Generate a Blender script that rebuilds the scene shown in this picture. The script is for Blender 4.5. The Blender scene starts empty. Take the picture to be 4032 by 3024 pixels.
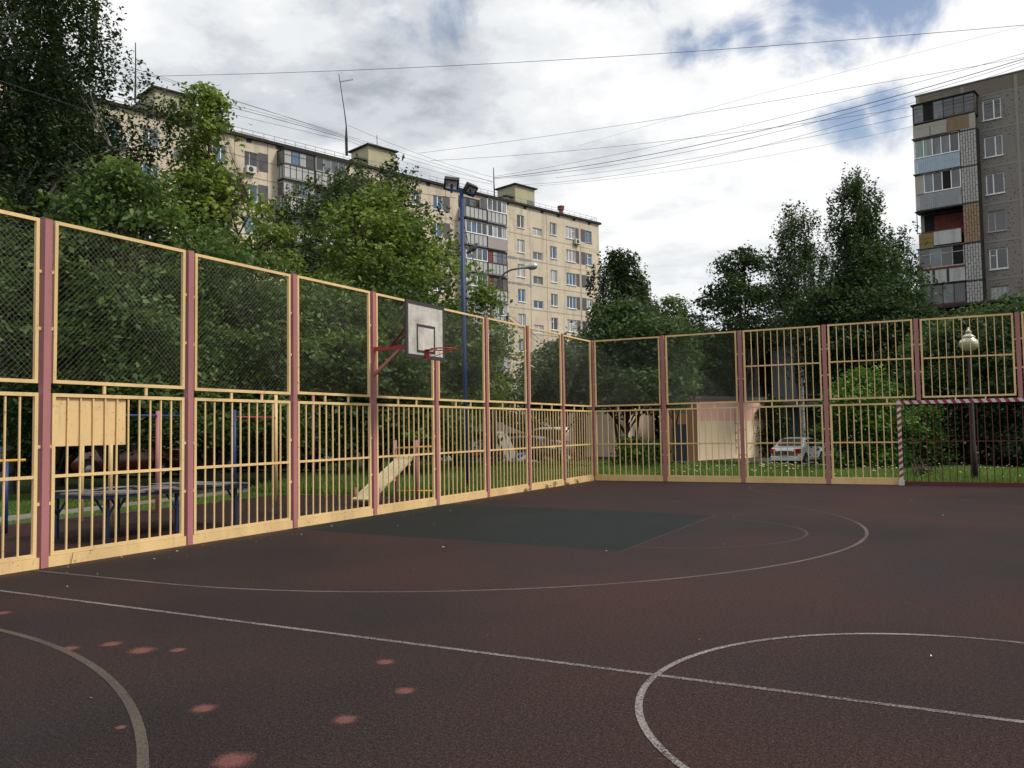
import bpy, math, random
import numpy as np
from mathutils import Vector, Matrix
random.seed(7); RNG = np.random.default_rng(11)
PI = math.pi
scene = bpy.context.scene
COL = scene.collection
# ------------------------------------------------------------------ camera pose (metres; court corner = origin)
FPX, YAW, PITCH, ROLL = 3358.387, -0.4812944, 0.0532139, -0.0158144
C = Vector((9.2689, -22.6906, 1.4829))
_F = Vector((math.sin(YAW)*math.cos(PITCH), math.cos(YAW)*math.cos(PITCH), math.sin(PITCH)))
_R0 = Vector((math.cos(YAW), -math.sin(YAW), 0)); _U0 = _R0.cross(_F)
_c, _s = math.cos(ROLL), math.sin(ROLL)
CR = _c*_R0+_s*_U0; CU = -_s*_R0+_c*_U0
SC = 4032/2212
def ray(x, y):
    return _F + CR*((x*SC-2016)/FPX) + CU*((1512-y*SC)/FPX)
def at_depth(x, y, d): return C+ray(x, y)*d
def on_z(x, y, z=0.0):
    d = ray(x, y); return C+d*((z-C.z)/d.z)
def on_y(x, y, Y):
    d = ray(x, y); return C+d*((Y-C.y)/d.y)
def gz(y):
    t = min(1, max(0, (y-1)/26)); return -0.7*t*t*(3-2*t)
def on_ground(x, y):
    z = 0.0
    for _ in range(60):
        p = on_z(x, y, z); z = .5*z+.5*gz(p.y)
    return Vector((p.x, p.y, gz(p.y)))
def ground_at(x, d):
    """ground point below the view column x at distance d, and the height seen per picture row"""
    p = at_depth(x, 915, d); return Vector((p.x, p.y, gz(p.y)))
def top_z(x, y, d): return at_depth(x, y, d).z

# ------------------------------------------------------------------ materials
MATS = {}
class NT:
    def __init__(s, name):
        s.m = bpy.data.materials.new(name); s.m.use_nodes = True
        s.t = s.m.node_tree; s.n = s.t.nodes; s.l = s.t.links
        s.b = s.n['Principled BSDF']; s.out = s.n['Material Output']
        s.tc = s.n.new('ShaderNodeTexCoord')
        MATS[name] = s.m
    def noise(s, scale, detail=4, rough=.6, vec=None, out='Fac', sc=None):
        n = s.n.new('ShaderNodeTexNoise'); n.inputs['Scale'].default_value = scale
        n.inputs['Detail'].default_value = detail; n.inputs['Roughness'].default_value = rough
        v = vec or s.tc.outputs['Object']
        if sc:
            mp = s.n.new('ShaderNodeMapping'); mp.inputs['Scale'].default_value = sc
            s.l.new(v, mp.inputs['Vector']); v = mp.outputs[0]
        s.l.new(v, n.inputs['Vector']); return n.outputs[out]
    def ramp(s, fac, stops):
        r = s.n.new('ShaderNodeValToRGB'); s.l.new(fac, r.inputs['Fac'])
        e = r.color_ramp.elements
        while len(e) < len(stops): e.new(.5)
        for i, (p, c) in enumerate(stops):
            e[i].position = p; e[i].color = (*c, 1) if len(c) == 3 else c
        return r.outputs['Color']
    def math(s, op, a, b=0.0, clamp=False):
        n = s.n.new('ShaderNodeMath'); n.operation = op; n.use_clamp = clamp
        for i, v in enumerate((a, b)):
            if isinstance(v, (int, float)): n.inputs[i].default_value = v
            else: s.l.new(v, n.inputs[i])
        return n.outputs[0]
    def mix(s, fac, a, b, mode='MIX'):
        n = s.n.new('ShaderNodeMix'); n.data_type = 'RGBA'; n.blend_type = mode
        for k, v in ((0, fac), (6, a), (7, b)):
            if isinstance(v, (int, float)): n.inputs[k].default_value = v
            elif isinstance(v, tuple): n.inputs[k].default_value = (*v, 1)
            else: s.l.new(v, n.inputs[k])
        return n.outputs[2]
    def base(s, v):
        if isinstance(v, tuple): s.b.inputs['Base Color'].default_value = (*v, 1)
        else: s.l.new(v, s.b.inputs['Base Color'])
    def set(s, **k):
        for a, v in k.items():
            a = {'rough': 'Roughness', 'metal': 'Metallic', 'spec': 'Specular IOR Level', 'coat': 'Coat Weight'}[a]
            if isinstance(v, (int, float)): s.b.inputs[a].default_value = v
            else: s.l.new(v, s.b.inputs[a])
        return s
    def bump(s, h, strength=.3, dist=.01):
        n = s.n.new('ShaderNodeBump'); n.inputs['Strength'].default_value = strength; n.inputs['Distance'].default_value = dist
        s.l.new(h, n.inputs['Height']); s.l.new(n.outputs[0], s.b.inputs['Normal'])

def plain(name, col, rough=.6, metal=0.0, var=.18, scale=3.0, spec=.4):
    if name in MATS: return MATS[name]
    t = NT(name); n = t.noise(scale, 5, .65)
    lo = tuple(c*(1-var) for c in col); hi = tuple(min(1, c*(1+var)) for c in col)
    t.base(t.ramp(n, [(.3, lo), (.7, hi)])); t.set(rough=rough, metal=metal, spec=spec)
    return t.m
def paint(name, col, rust=.5, rough=.5):
    t = NT(name); geo = t.n.new('ShaderNodeNewGeometry'); t.tc.outputs
    _n = t.noise; t.noise = lambda *a, **k: _n(*a, vec=geo.outputs['Position'], **k)
    big = t.noise(1.3, 4, .6, sc=(1, 1, .35)); c = t.ramp(big, [(.25, tuple(v*.72 for v in col)), (.6, col), (.85, tuple(min(1, v*1.12) for v in col))])
    st = t.noise(14, 3, .7, sc=(1, 1, .12)); dirt = t.math('MULTIPLY', t.ramp(st, [(.55, (0, 0, 0)), (.85, (1, 1, 1))]), .35)
    c = t.mix(dirt, c, (.16, .10, .05))
    ch = t.noise(23, 5, .75); chips = t.ramp(t.math('ADD', ch, t.math('MULTIPLY', t.math('SUBTRACT', t.noise(1.9, 3, .6), .5), .22)), [(.63-.04*rust, (0, 0, 0)), (.68, (1, 1, 1))])
    c = t.mix(t.math('MULTIPLY', chips, min(1, rust*1.3)), c, (.10, .035, .015))
    t.base(c); t.set(rough=rough, spec=.35); t.bump(ch, .15, .003)
    return t.m
YEL = paint('yellow_paint', (.70, .49, .235)); PNK = paint('faded_red_paint', (.37, .150, .155), .35)
RED = paint('red_paint', (.30, .03, .03), .25); BLU = paint('blue_paint', (.013, .040, .145), .3)
WHT = paint('white_paint', (.55, .55, .55), .3); YEL2 = paint('bright_yellow_paint', (.75, .42, .05), .2)
MAR = paint('dark_red_paint', (.10, .018, .02), .3)
BLK = plain('black_plastic', (.02, .02, .022), .5)
GALV = plain('galvanised_wire', (.20, .20, .165), .55, .3, .25, 30)
DKM = plain('dark_steel', (.035, .033, .032), .55, .3)
CABLE = plain('cable_rubber', (.03, .03, .033), .6)

def court_mat(name, a, b, red, sp=(.16, .12, .11)):
    t = NT(name)
    fine = t.noise(95, 2, .8); mid = t.noise(26, 3, .7); big = t.noise(.45, 5, .62); big2 = t.noise(.17, 3, .6)
    c = t.mix(t.ramp(big, [(.35, (0, 0, 0)), (.65, (1, 1, 1))]), a, b)
    c = t.mix(t.math('MULTIPLY', t.ramp(big2, [(.45, (0, 0, 0)), (.66, (1, 1, 1))]), .7), c, red); c = t.mix(t.math('MULTIPLY', t.ramp(t.noise(.33, 4, .65, sc=(1.3, .8, 1)), [(.52, (0, 0, 0)), (.7, (1, 1, 1))]), .5), c, (.017, .017, .020))
    g = t.ramp(fine, [(.32, (.12, .12, .12)), (.5, (.9, .9, .9)), (.68, (2.3, 2.2, 2.2))])
    c = t.mix(1.0, c, g, 'MULTIPLY'); g2 = t.ramp(t.noise(38, 4, .75), [(.34, (.5, .5, .5)), (.5, (1, 1, 1)), (.66, (1.5, 1.45, 1.45))]); c = t.mix(1.0, c, g2, 'MULTIPLY')
    speck = t.ramp(t.noise(60, 2, .8), [(.67, (0, 0, 0)), (.72, (1, 1, 1))]); c = t.mix(t.math('MULTIPLY', speck, .6), c, sp)
    blk = t.ramp(mid, [(.33, (1, 1, 1)), (.42, (0, 0, 0))]); c = t.mix(t.math('MULTIPLY', blk, .5), c, (.012, .011, .012))
    if name == 'court_rubber':
        sx = t.n.new('ShaderNodeSeparateXYZ'); t.l.new(t.tc.outputs['Object'], sx.inputs[0])
        e = t.math('SUBTRACT', t.math('ADD', 1.0, t.math('MULTIPLY', t.math('SUBTRACT', t.noise(2.2, 4, .7), .5), 1.6)), t.math('MULTIPLY', sx.outputs[0], 3.2), clamp=True)
        c = t.mix(t.math('MULTIPLY', e, .6), c, (.085, .038, .026))
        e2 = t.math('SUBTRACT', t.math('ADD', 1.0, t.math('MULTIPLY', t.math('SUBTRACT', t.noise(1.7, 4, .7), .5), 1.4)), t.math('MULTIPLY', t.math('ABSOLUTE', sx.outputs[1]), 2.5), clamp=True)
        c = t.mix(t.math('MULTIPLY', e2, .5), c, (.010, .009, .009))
        sc_ = t.ramp(t.noise(5, 5, .8, sc=(1, .22, 1)), [(.62, (0, 0, 0)), (.72, (1, 1, 1))]); c = t.mix(t.math('MULTIPLY', sc_, .28), c, (.065, .050, .045))
    t.base(c); t.set(rough=.7, spec=.10); t.bump(fine, .35, .003)
    return t.m
COURT = court_mat('court_rubber', (.0165, .0124, .0128), (.026, .0158, .0148), (.042, .0175, .0145))
GREEN = court_mat('green_court_rubber', (.0078, .0118, .0116), (.0092, .0132, .0126), (.0120, .0118, .0112), (.05, .09, .085))
PAD = court_mat('pad_rubber', (.028, .017, .016), (.036, .019, .017), (.045, .020, .017))

def line_mat(name, col, wear):
    t = NT(name); f = t.noise(70, 3, .8); big = t.noise(1.1, 3, .6)
    w = t.ramp(t.math('ADD', f, t.math('MULTIPLY', t.math('SUBTRACT', big, .5), .35)), [(.42, (0, 0, 0)), (.58, (1, 1, 1))])
    c = t.mix(t.math('MULTIPLY', w, wear), (.045, .036, .034), col); t.base(c); t.set(rough=.75, spec=.12); t.bump(f, .4, .003); return t.m
LINE = line_mat('line_paint', (.31, .285, .275), .72); LINE2 = line_mat('worn_line_paint', (.17, .145, .125), .7); LINE3 = line_mat('faint_line_paint', (.08, .068, .064), .6)
LINEG = line_mat('olive_line_paint', (.095, .088, .064), .7)

def patch_mat():
    t = NT('worn_red_rubber'); m = t
    g = t.tc.outputs['Generated']; mp = t.n.new('ShaderNodeMapping'); mp.inputs['Location'].default_value = (-1, -1, 0); mp.inputs['Scale'].default_value = (2, 2, 0)
    t.l.new(g, mp.inputs['Vector']); ln = t.n.new('ShaderNodeVectorMath'); ln.operation = 'LENGTH'; t.l.new(mp.outputs[0], ln.inputs[0])
    f = t.noise(80, 3, .8); b = t.noise(7, 3, .6)
    a = t.math('ADD', t.math('MULTIPLY', t.math('SUBTRACT', f, .5), 1.0), t.math('MULTIPLY', t.math('SUBTRACT', b, .5), 1.0))
    s = t.math('ADD', t.math('MULTIPLY', t.math('SUBTRACT', .66, ln.outputs['Value']), 1.9), a)
    alpha = t.ramp(s, [(.05, (0, 0, 0)), (.7, (1, 1, 1))]); t.l.new(t.math('MULTIPLY', alpha, .85), t.b.inputs['Alpha'])
    t.base(t.ramp(f, [(.35, (.075, .023, .02)), (.65, (.165, .055, .043))])); t.set(rough=.8); return t.m
PATCH = patch_mat()

def wall_mat(name, col, dark, stain=.5, speck=None, bumpy=.15):
    t = NT(name); a = t.noise(.16, 6, .68); b = t.noise(1.1, 6, .7); st = t.noise(1.4, 5, .7, sc=(1, 1, .10))
    c = t.ramp(a, [(.3, tuple(v*.86 for v in col)), (.7, tuple(min(1, v*1.08) for v in col))])
    c = t.mix(t.math('MULTIPLY', t.ramp(b, [(.5, (0, 0, 0)), (.8, (1, 1, 1))]), stain*.6), c, dark)
    c = t.mix(t.math('MULTIPLY', t.ramp(st, [(.52, (0, 0, 0)), (.78, (1, 1, 1))]), stain), c, dark)
    if speck:
        v = t.n.new('ShaderNodeTexVoronoi'); v.inputs['Scale'].default_value = 4.2; t.l.new(t.tc.outputs['Object'], v.inputs['Vector'])
        c = t.mix(t.ramp(v.outputs['Distance'], [(.20, (.85, .85, .85)), (.27, (0, 0, 0))]), c, speck)
        v2 = t.noise(9, 3, .8); c = t.mix(t.ramp(v2, [(.4, (.35, .35, .35)), (.6, (0, 0, 0))]), c, tuple(x*.6 for x in col))
    t.base(c); t.set(rough=.88, spec=.25); t.bump(t.noise(12, 4, .7), bumpy, .02); return t.m
BEIGE = wall_mat('beige_render', (.56, .48, .375), (.25, .21, .165), .8)
SEAM = wall_mat('seam_mortar', (.31, .265, .21), (.13, .11, .09), .8)
SEAMG = wall_mat('grey_patch_mortar', (.24, .24, .255), (.18, .17, .17), .4)
SEAML = wall_mat('light_plaster', (.50, .43, .33), (.40, .33, .25), .4)
AGG = wall_mat('grey_pebble_render', (.23, .21, .195), (.12, .11, .10), .35, speck=(.055, .05, .045))
AGGP = wall_mat('parapet_concrete', (.17, .145, .115), (.08, .07, .06), .6)
SEAMC = wall_mat('concrete_joint', (.25, .235, .215), (.15, .14, .13), .5)
DPAN = plain('dark_grey_panel', (.085, .083, .088), .8, 0, .25, 1.5)
ROOFK = plain('bitumen_edge', (.03, .026, .024), .85, 0, .4, 2)
HUTY = wall_mat('yellow_hut_render', (.40, .375, .25), (.20, .18, .12), .5)
GREYM = plain('grey_metal', (.16, .16, .165), .55, .2)
PVC = plain('white_pvc', (.78, .79, .80), .4, 0, .06)
OLDW = plain('old_white_wood', (.36, .34, .31), .7, 0, .3, 5)
BRNW = plain('brown_wood_frame', (.12, .04, .025), .6, 0, .4, 4)
DKW = plain('dark_wood_frame', (.05, .04, .036), .7, 0, .4, 4)
BPAN = wall_mat('balcony_white_panel', (.42, .42, .415), (.15, .145, .14), .65)
PINKY = wall_mat('pinkish_siding', (.40, .34, .34), (.28, .24, .23), .3)
DARKIN = plain('dark_interior', (.008, .008, .009), .9)
def glass(name, col, rough=.06, stripes=None, spec=.9):
    t = NT(name); n = t.noise(.9, 3, .6, sc=(1, 1, .4))
    c = t.ramp(n, [(.4, tuple(v*.6 for v in col)), (.62, tuple(min(1, v*1.5) for v in col))])
    if stripes:
        w = t.noise(5.5, 2, .5, sc=(1, 1, .03)); c = t.mix(t.math('MULTIPLY', t.ramp(w, [(.42, (0, 0, 0)), (.58, (1, 1, 1))]), .7), c, stripes)
    t.base(c); t.set(rough=rough, spec=spec)
    wv = t.noise(.8, 2, .5); t.bump(wv, .06, .05); return t.m
GL = [glass('window_glass_blue', (.035, .085, .16)), glass('window_glass_dark', (.018, .022, .03)), glass('window_glass_curtain', (.20, .21, .22), .1, (.42, .42, .42)),
      glass('window_glass_grey', (.07, .085, .10)), glass('window_glass_green', (.10, .17, .15), .12, (.2, .27, .25))]
GLC = glass('car_glass', (.02, .024, .028), .3, None, .12)

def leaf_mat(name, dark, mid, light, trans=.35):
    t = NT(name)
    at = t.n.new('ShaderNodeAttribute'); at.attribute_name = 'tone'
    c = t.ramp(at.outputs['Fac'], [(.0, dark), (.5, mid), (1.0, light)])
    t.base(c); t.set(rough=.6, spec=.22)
    tr = t.n.new('ShaderNodeBsdfTranslucent'); t.l.new(t.mix(1.0, c, (1.0, 1.0, .45), 'MULTIPLY'), tr.inputs['Color'])
    mx = t.n.new('ShaderNodeMixShader'); mx.inputs[0].default_value = trans
    t.l.new(t.b.outputs[0], mx.inputs[1]); t.l.new(tr.outputs[0], mx.inputs[2]); t.l.new(mx.outputs[0], t.out.inputs['Surface'])
    return t.m
LF = {'maple': leaf_mat('maple_leaves', (.024, .047, .018), (.070, .122, .044), (.17, .245, .085), .42),
      'ash': leaf_mat('ash_leaves', (.036, .058, .016), (.100, .150, .038), (.24, .32, .09), .42),
      'birch': leaf_mat('birch_leaves', (.014, .026, .012), (.036, .060, .026), (.090, .130, .055), .3),
      'dark': leaf_mat('dark_leaves', (.010, .020, .010), (.028, .052, .025), (.075, .125, .055), .38),  # backlit darkness of the right-hand trees put into the leaf colour
      'bush': leaf_mat('bush_leaves', (.015, .040, .010), (.050, .115, .024), (.13, .24, .05)),
      'shade': leaf_mat('shade_leaves', (.007, .014, .006), (.020, .040, .015), (.050, .085, .030), .25)}  # shade under the trees painted into the leaf colour of the undergrowth
BARK = wall_mat('bark', (.075, .058, .045), (.025, .02, .017), .6, bumpy=.6)
def birch_bark():
    t = NT('birch_bark'); n = t.noise(3.5, 5, .75, sc=(1, 1, 2.6)); n2 = t.noise(1.2, 3, .6)
    c = t.ramp(n, [(.38, (.035, .03, .028)), (.47, (.26, .25, .235)), (.8, (.42, .41, .39))]); t.base(t.mix(t.math('MULTIPLY', t.ramp(n2, [(.5, (0, 0, 0)), (.7, (1, 1, 1))]), .6), c, (.06, .055, .05))); t.set(rough=.8); return t.m
BBARK = birch_bark()

# ------------------------------------------------------------------ mesh helpers
ORG = {}
def tag(o, label=None, cat=None, group=None, kind=None):
    if label: o['label'] = label
    if cat: o['category'] = cat
    if group: o['group'] = group
    if kind: o['kind'] = kind
    return o
def empty(name, loc, label, cat, group=None):
    o = bpy.data.objects.new(name, None); COL.objects.link(o); o.location = loc; o.empty_display_size = .2
    ORG[o.name] = Vector(loc); return tag(o, label, cat, group)
def frame_for(d):
    d = d.normalized(); a = Vector((0, 0, 1)) if abs(d.z) < .95 else Vector((1, 0, 0))
    x = d.cross(a).normalized(); return x, x.cross(d).normalized()
class MB:
    def __init__(s): s.v = []; s.f = []; s.mi = []; s.m = 0
    def mat(s, i): s.m = i; return s
    def face(s, *idx): s.f.append(idx); s.mi.append(s.m)
    def quad(s, a, b, c, d):
        n = len(s.v); s.v += [tuple(a), tuple(b), tuple(c), tuple(d)]; s.face(n, n+1, n+2, n+3); return s
    def hexa(s, p):
        n = len(s.v); s.v += [tuple(q) for q in p]
        for q in ((0, 3, 2, 1), (4, 5, 6, 7), (0, 1, 5, 4), (1, 2, 6, 5), (2, 3, 7, 6), (3, 0, 4, 7)): s.face(*[n+i for i in q])
        return s
    def box(s, a, b):
        (x0, y0, z0), (x1, y1, z1) = a, b
        return s.hexa([(x0, y0, z0), (x1, y0, z0), (x1, y1, z0), (x0, y1, z0), (x0, y0, z1), (x1, y0, z1), (x1, y1, z1), (x0, y1, z1)])
    def obox(s, p0, p1, w, h, up=None):
        p0, p1 = Vector(p0), Vector(p1); d = (p1-p0)
        u = Vector(up) if up else Vector((0, 0, 1))
        if abs(d.normalized().dot(u)) > .97: u = Vector((1, 0, 0))
        x = d.cross(u).normalized()*w/2; y = x.cross(d).normalized()*h/2
        return s.hexa([p0-x-y, p0+x-y, p0+x+y, p0-x+y, p1-x-y, p1+x-y, p1+x+y, p1-x+y])
    def tube(s, pts, rad, sides=8, caps=True):
        pts = [Vector(p) for p in pts]; k = len(pts)
        if isinstance(rad, (int, float)): rad = [rad]*k
        n0 = len(s.v); px = None
        for i, p in enumerate(pts):
            d = (pts[min(i+1, k-1)]-pts[max(i-1, 0)])
            x, y = frame_for(d)
            if px is not None:
                x = (px-d.normalized()*px.dot(d.normalized())).normalized(); y = x.cross(d.normalized())
            px = x
            for j in range(sides):
                a = 2*PI*j/sides; s.v.append(tuple(p+(x*math.cos(a)+y*math.sin(a))*rad[i]))
        for i in range(k-1):
            for j in range(sides):
                a = n0+i*sides+j; b = n0+i*sides+(j+1) % sides; s.face(a, b, b+sides, a+sides)
        if caps: s.face(*[n0+j for j in range(sides)][::-1]); s.face(*[n0+(k-1)*sides+j for j in range(sides)])
        return s
    def lathe(s, c, prof, sides=16, axis=None):
        c = Vector(c); ax = Vector(axis or (0, 0, 1)).normalized(); x, y = frame_for(ax)
        n0 = len(s.v)
        for r, h in prof:
            for j in range(sides):
                a = 2*PI*j/sides; s.v.append(tuple(c+ax*h+(x*math.cos(a)+y*math.sin(a))*r))
        for i in range(len(prof)-1):
            for j in range(sides):
                a = n0+i*sides+j; b = n0+i*sides+(j+1) % sides; s.face(a, b, b+sides, a+sides)
        s.face(*[n0+j for j in range(sides)]); s.face(*[n0+(len(prof)-1)*sides+j for j in range(sides)]); return s
    def poly(s, pts):
        n = len(s.v); s.v += [tuple(p) for p in pts]; s.face(*range(n, n+len(pts))); return s
    def prism(s, pts, off):
        off = Vector(off); n = len(s.v); k = len(pts); s.v += [tuple(p) for p in pts]+[tuple(Vector(p)+off) for p in pts]
        s.face(*range(n, n+k)); s.face(*range(n+2*k-1, n+k-1, -1))
        for i in range(k): j = (i+1) % k; s.face(n+i, n+j, n+k+j, n+k+i)
        return s
    def build(s, name, mats, parent=None, smooth=False, loc=None, bevel=0):
        if not isinstance(mats, (list, tuple)): mats = [mats]
        org = ORG[parent.name] if parent else Vector(loc or (0, 0, 0))
        me = bpy.data.meshes.new(name)
        me.from_pydata([(a-org.x, b-org.y, c-org.z) for a, b, c in s.v], [], s.f)
        for m in mats: me.materials.append(m)
        if len(mats) > 1: me.polygons.foreach_set('material_index', s.mi)
        if smooth: me.polygons.foreach_set('use_smooth', [True]*len(me.polygons))
        me.update()
        o = bpy.data.objects.new(name, me); COL.objects.link(o)
        if parent: o.parent = parent
        elif loc: o.location = loc
        ORG[o.name] = org
        if bevel:
            b = o.modifiers.new('bevel', 'BEVEL'); b.width = bevel; b.segments = 2; b.limit_method = 'ANGLE'
        return o
def copy_tree(o, parent=None, loc=None, rotz=None):
    c = o.copy(); COL.objects.link(c)
    if parent: c.parent = parent
    if loc is not None: c.location = loc
    if rotz is not None: c.rotation_euler = (0, 0, rotz)
    for ch in list(o.children): copy_tree(ch, c)
    return c
def np_mesh(name, verts, faces_n, mat, parent=None, tone=None, loc=None, kind=None):
    """verts (N,3) grouped in faces of faces_n vertices each"""
    org = ORG[parent.name] if parent else Vector(loc or (0, 0, 0))
    v = (verts-np.array(org)).astype(np.float32); n = len(v); k = n//faces_n
    me = bpy.data.meshes.new(name); me.vertices.add(n); me.vertices.foreach_set('co', v.ravel())
    me.loops.add(n); me.loops.foreach_set('vertex_index', np.arange(n, dtype=np.int32))
    me.polygons.add(k); me.polygons.foreach_set('loop_start', np.arange(0, n, faces_n, dtype=np.int32))
    me.update(calc_edges=True)
    if tone is not None:
        a = me.attributes.new('tone', 'FLOAT', 'FACE'); a.data.foreach_set('value', tone.astype(np.float32))
    me.materials.append(mat)
    o = bpy.data.objects.new(name, me); COL.objects.link(o)
    if parent: o.parent = parent
    else: o.location = org
    if kind: o['kind'] = kind
    return o

# ------------------------------------------------------------------ world, sun, camera
SUN_EL, SUN_AZ = math.radians(47), math.radians(80)   # azimuth measured from +Y towards +X
def make_world():
    w = bpy.data.worlds.new('World'); scene.world = w; w.use_nodes = True
    t = w.node_tree; N = t.nodes; L = t.links; N.clear()
    out = N.new('ShaderNodeOutputWorld'); tc = N.new('ShaderNodeTexCoord')
    sky = N.new('ShaderNodeTexSky'); sky.sky_type = 'NISHITA'; sky.sun_disc = False
    sky.sun_elevation = SUN_EL; sky.sun_rotation = SUN_AZ; sky.air_density = 1.3; sky.dust_density = .6
    bs = N.new('ShaderNodeBackground'); bs.inputs[1].default_value = .11; hs = N.new('ShaderNodeHueSaturation'); hs.inputs['Hue'].default_value = .508; hs.inputs['Saturation'].default_value = 1.0; hs.inputs['Value'].default_value = 1.1; L.new(sky.outputs[0], hs.inputs['Color']); L.new(hs.outputs[0], bs.inputs[0])
    def M(op, a, b=0.0, c=None, clamp=False):
        n = N.new('ShaderNodeMath'); n.operation = op; n.use_clamp = clamp
        for i, v in enumerate((a, b) if c is None else (a, b, c)):
            if isinstance(v, (int, float)): n.inputs[i].default_value = v
            else: L.new(v, n.inputs[i])
        return n.outputs[0]
    sep = N.new('ShaderNodeSeparateXYZ'); L.new(tc.outputs['Generated'], sep.inputs[0])
    z = M('MAXIMUM', sep.outputs[2], 0.0); zz = M('ADD', z, .16)
    cb = N.new('ShaderNodeCombineXYZ'); L.new(M('DIVIDE', sep.outputs[0], zz), cb.inputs[0]); L.new(M('DIVIDE', sep.outputs[1], zz), cb.inputs[1])
    def noise(sc, det, ro, off=(0, 0, 0), dist=0.0, src=None):
        mp = N.new('ShaderNodeMapping'); mp.inputs['Location'].default_value = off; L.new(src or cb.outputs[0], mp.inputs['Vector'])
        n = N.new('ShaderNodeTexNoise'); n.inputs['Scale'].default_value = sc; n.inputs['Detail'].default_value = det; n.inputs['Roughness'].default_value = ro
        n.inputs['Distortion'].default_value = dist; L.new(mp.outputs[0], n.inputs['Vector']); return n.outputs['Fac']
    def ramp(f, stops):
        r = N.new('ShaderNodeValToRGB'); L.new(f, r.inputs[0]); e = r.color_ramp.elements
        while len(e) < len(stops): e.new(.5)
        for i, (p, c) in enumerate(stops): e[i].position = p; e[i].color = (*c, 1)
        r.color_ramp.interpolation = 'EASE'; return r.outputs[0]
    n1 = noise(1.15, 9, .56, (3.1, 1.7, 0)); n2 = noise(2.7, 8, .6, (9.2, 4.1, 2)); n3 = noise(.55, 4, .5, (1.2, 7.7, 5))
    # gaps of blue sky in the cloud deck
    gap = 0.0
    for (x, y, rad, amt) in ((1800, 15, .11, .8), (1720, 40, .09, .75), (1930, -15, .09, .8), (1630, 75, .07, .66), (1560, 92, .06, .6), (1480, 112, .055, .55), (1840, 255, .055, .7), (1910, 225, .055, .7), (985, 5, .07, .6), (860, -40, .08, .4), (1330, -60, .1, .6)):
        d = ray(x, y).normalized(); dp = N.new('ShaderNodeVectorMath'); dp.operation = 'DISTANCE'
        L.new(tc.outputs['Generated'], dp.inputs[0]); dp.inputs[1].default_value = d
        g = M('MULTIPLY', M('SUBTRACT', 1.0, M('DIVIDE', dp.outputs['Value'], rad), clamp=True), amt)
        gap = M('MAXIMUM', g, gap)
    nz = noise(8.0, 10, .60, (2, 2, 2), .35, tc.outputs['Generated'])
    gm = M('ADD', M('MULTIPLY', gap, 1.3), M('MULTIPLY', M('SUBTRACT', nz, .5), 2.3))
    blue = ramp(gm, [(.22, (0, 0, 0)), (.80, (1, 1, 1))])
    blue = M('MULTIPLY', blue, M('GREATER_THAN', gap, .001)); 
    # cloud shading
    sh = M('ADD', M('MULTIPLY', n1, .52), M('ADD', M('MULTIPLY', n2, .46), M('MULTIPLY', n3, .20)))
    ccol = ramp(sh, [(.40, (.40, .43, .47)), (.475, (.62, .65, .69)), (.535, (.80, .82, .84)), (.60, (.93, .935, .94)), (.74, (1.03, 1.02, 1.01))])
    hz = ramp(sep.outputs[2], [(.0, (.80, .83, .87)), (.25, (1, 1, 1))]); mm = N.new('ShaderNodeMix'); mm.data_type = 'RGBA'; mm.blend_type = 'MULTIPLY'; mm.inputs[0].default_value = 1
    L.new(ccol, mm.inputs[6]); L.new(hz, mm.inputs[7])
    bc = N.new('ShaderNodeBackground'); bc.inputs[1].default_value = 1.08; L.new(mm.outputs[2], bc.inputs[0])
    mx = N.new('ShaderNodeMixShader'); L.new(M('MULTIPLY', blue, .93), mx.inputs[0]); L.new(bc.outputs[0], mx.inputs[1]); L.new(bs.outputs[0], mx.inputs[2])
    L.new(mx.outputs[0], out.inputs[0])
make_world()
sun = bpy.data.lights.new('sun', 'SUN'); sun.energy = 3.1; sun.angle = math.radians(13); sun.color = (1, .94, .84)
so = bpy.data.objects.new('sun', sun); COL.objects.link(so)
sd = Vector((math.sin(SUN_AZ)*math.cos(SUN_EL), math.cos(SUN_AZ)*math.cos(SUN_EL), math.sin(SUN_EL)))
so.rotation_euler = sd.to_track_quat('Z', 'Y').to_euler()
cam = bpy.data.cameras.new('camera'); co = bpy.data.objects.new('camera', cam); COL.objects.link(co)
cam.sensor_width = 36; cam.lens = FPX/4032*36; cam.clip_start = .05; cam.clip_end = 3000
m = Matrix((( CR.x, CU.x, -_F.x, C.x), (CR.y, CU.y, -_F.y, C.y), (CR.z, CU.z, -_F.z, C.z), (0, 0, 0, 1)))
co.matrix_world = m; scene.camera = co
scene.view_settings.view_transform = 'Standard'; scene.view_settings.look = 'None'; scene.view_settings.exposure = 0
scene.cycles.max_bounces = 6; scene.cycles.transparent_max_bounces = 12; scene.cycles.use_denoising = True

# ------------------------------------------------------------------ ground, court and markings
def make_ground():
    t = NT('lawn_soil'); a = t.noise(.5, 6, .7); b = t.noise(6, 4, .7); c = t.noise(40, 2, .7)
    col = t.ramp(a, [(.35, (.040, .062, .018)), (.55, (.060, .092, .024)), (.75, (.10, .10, .04))])
    col = t.mix(t.ramp(b, [(.4, (.6, .6, .6)), (.6, (0, 0, 0))]), col, (.02, .028, .010)); t.base(col); t.set(rough=.95, spec=.1); t.bump(c, .8, .03)
    mb = MB(); ys = [-400, -60, -25, -6]+[1+i*1.3 for i in range(21)]+[60, 120, 500]; xs = [-500, -60, -20, -9, -5.2, 0, 9, 19, 60, 500]
    def zz(x, y): 
        z = gz(y)-.02
        return z
    for i in range(len(ys)):
        for x in xs: mb.v.append((x, ys[i], zz(x, ys[i])))
    k = len(xs)
    for i in range(len(ys)-1):
        for j in range(k-1): a_ = i*k+j; mb.face(a_, a_+1, a_+k+1, a_+k)
    tag(mb.build('ground', t.m, smooth=True), kind='structure')
make_ground()
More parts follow.
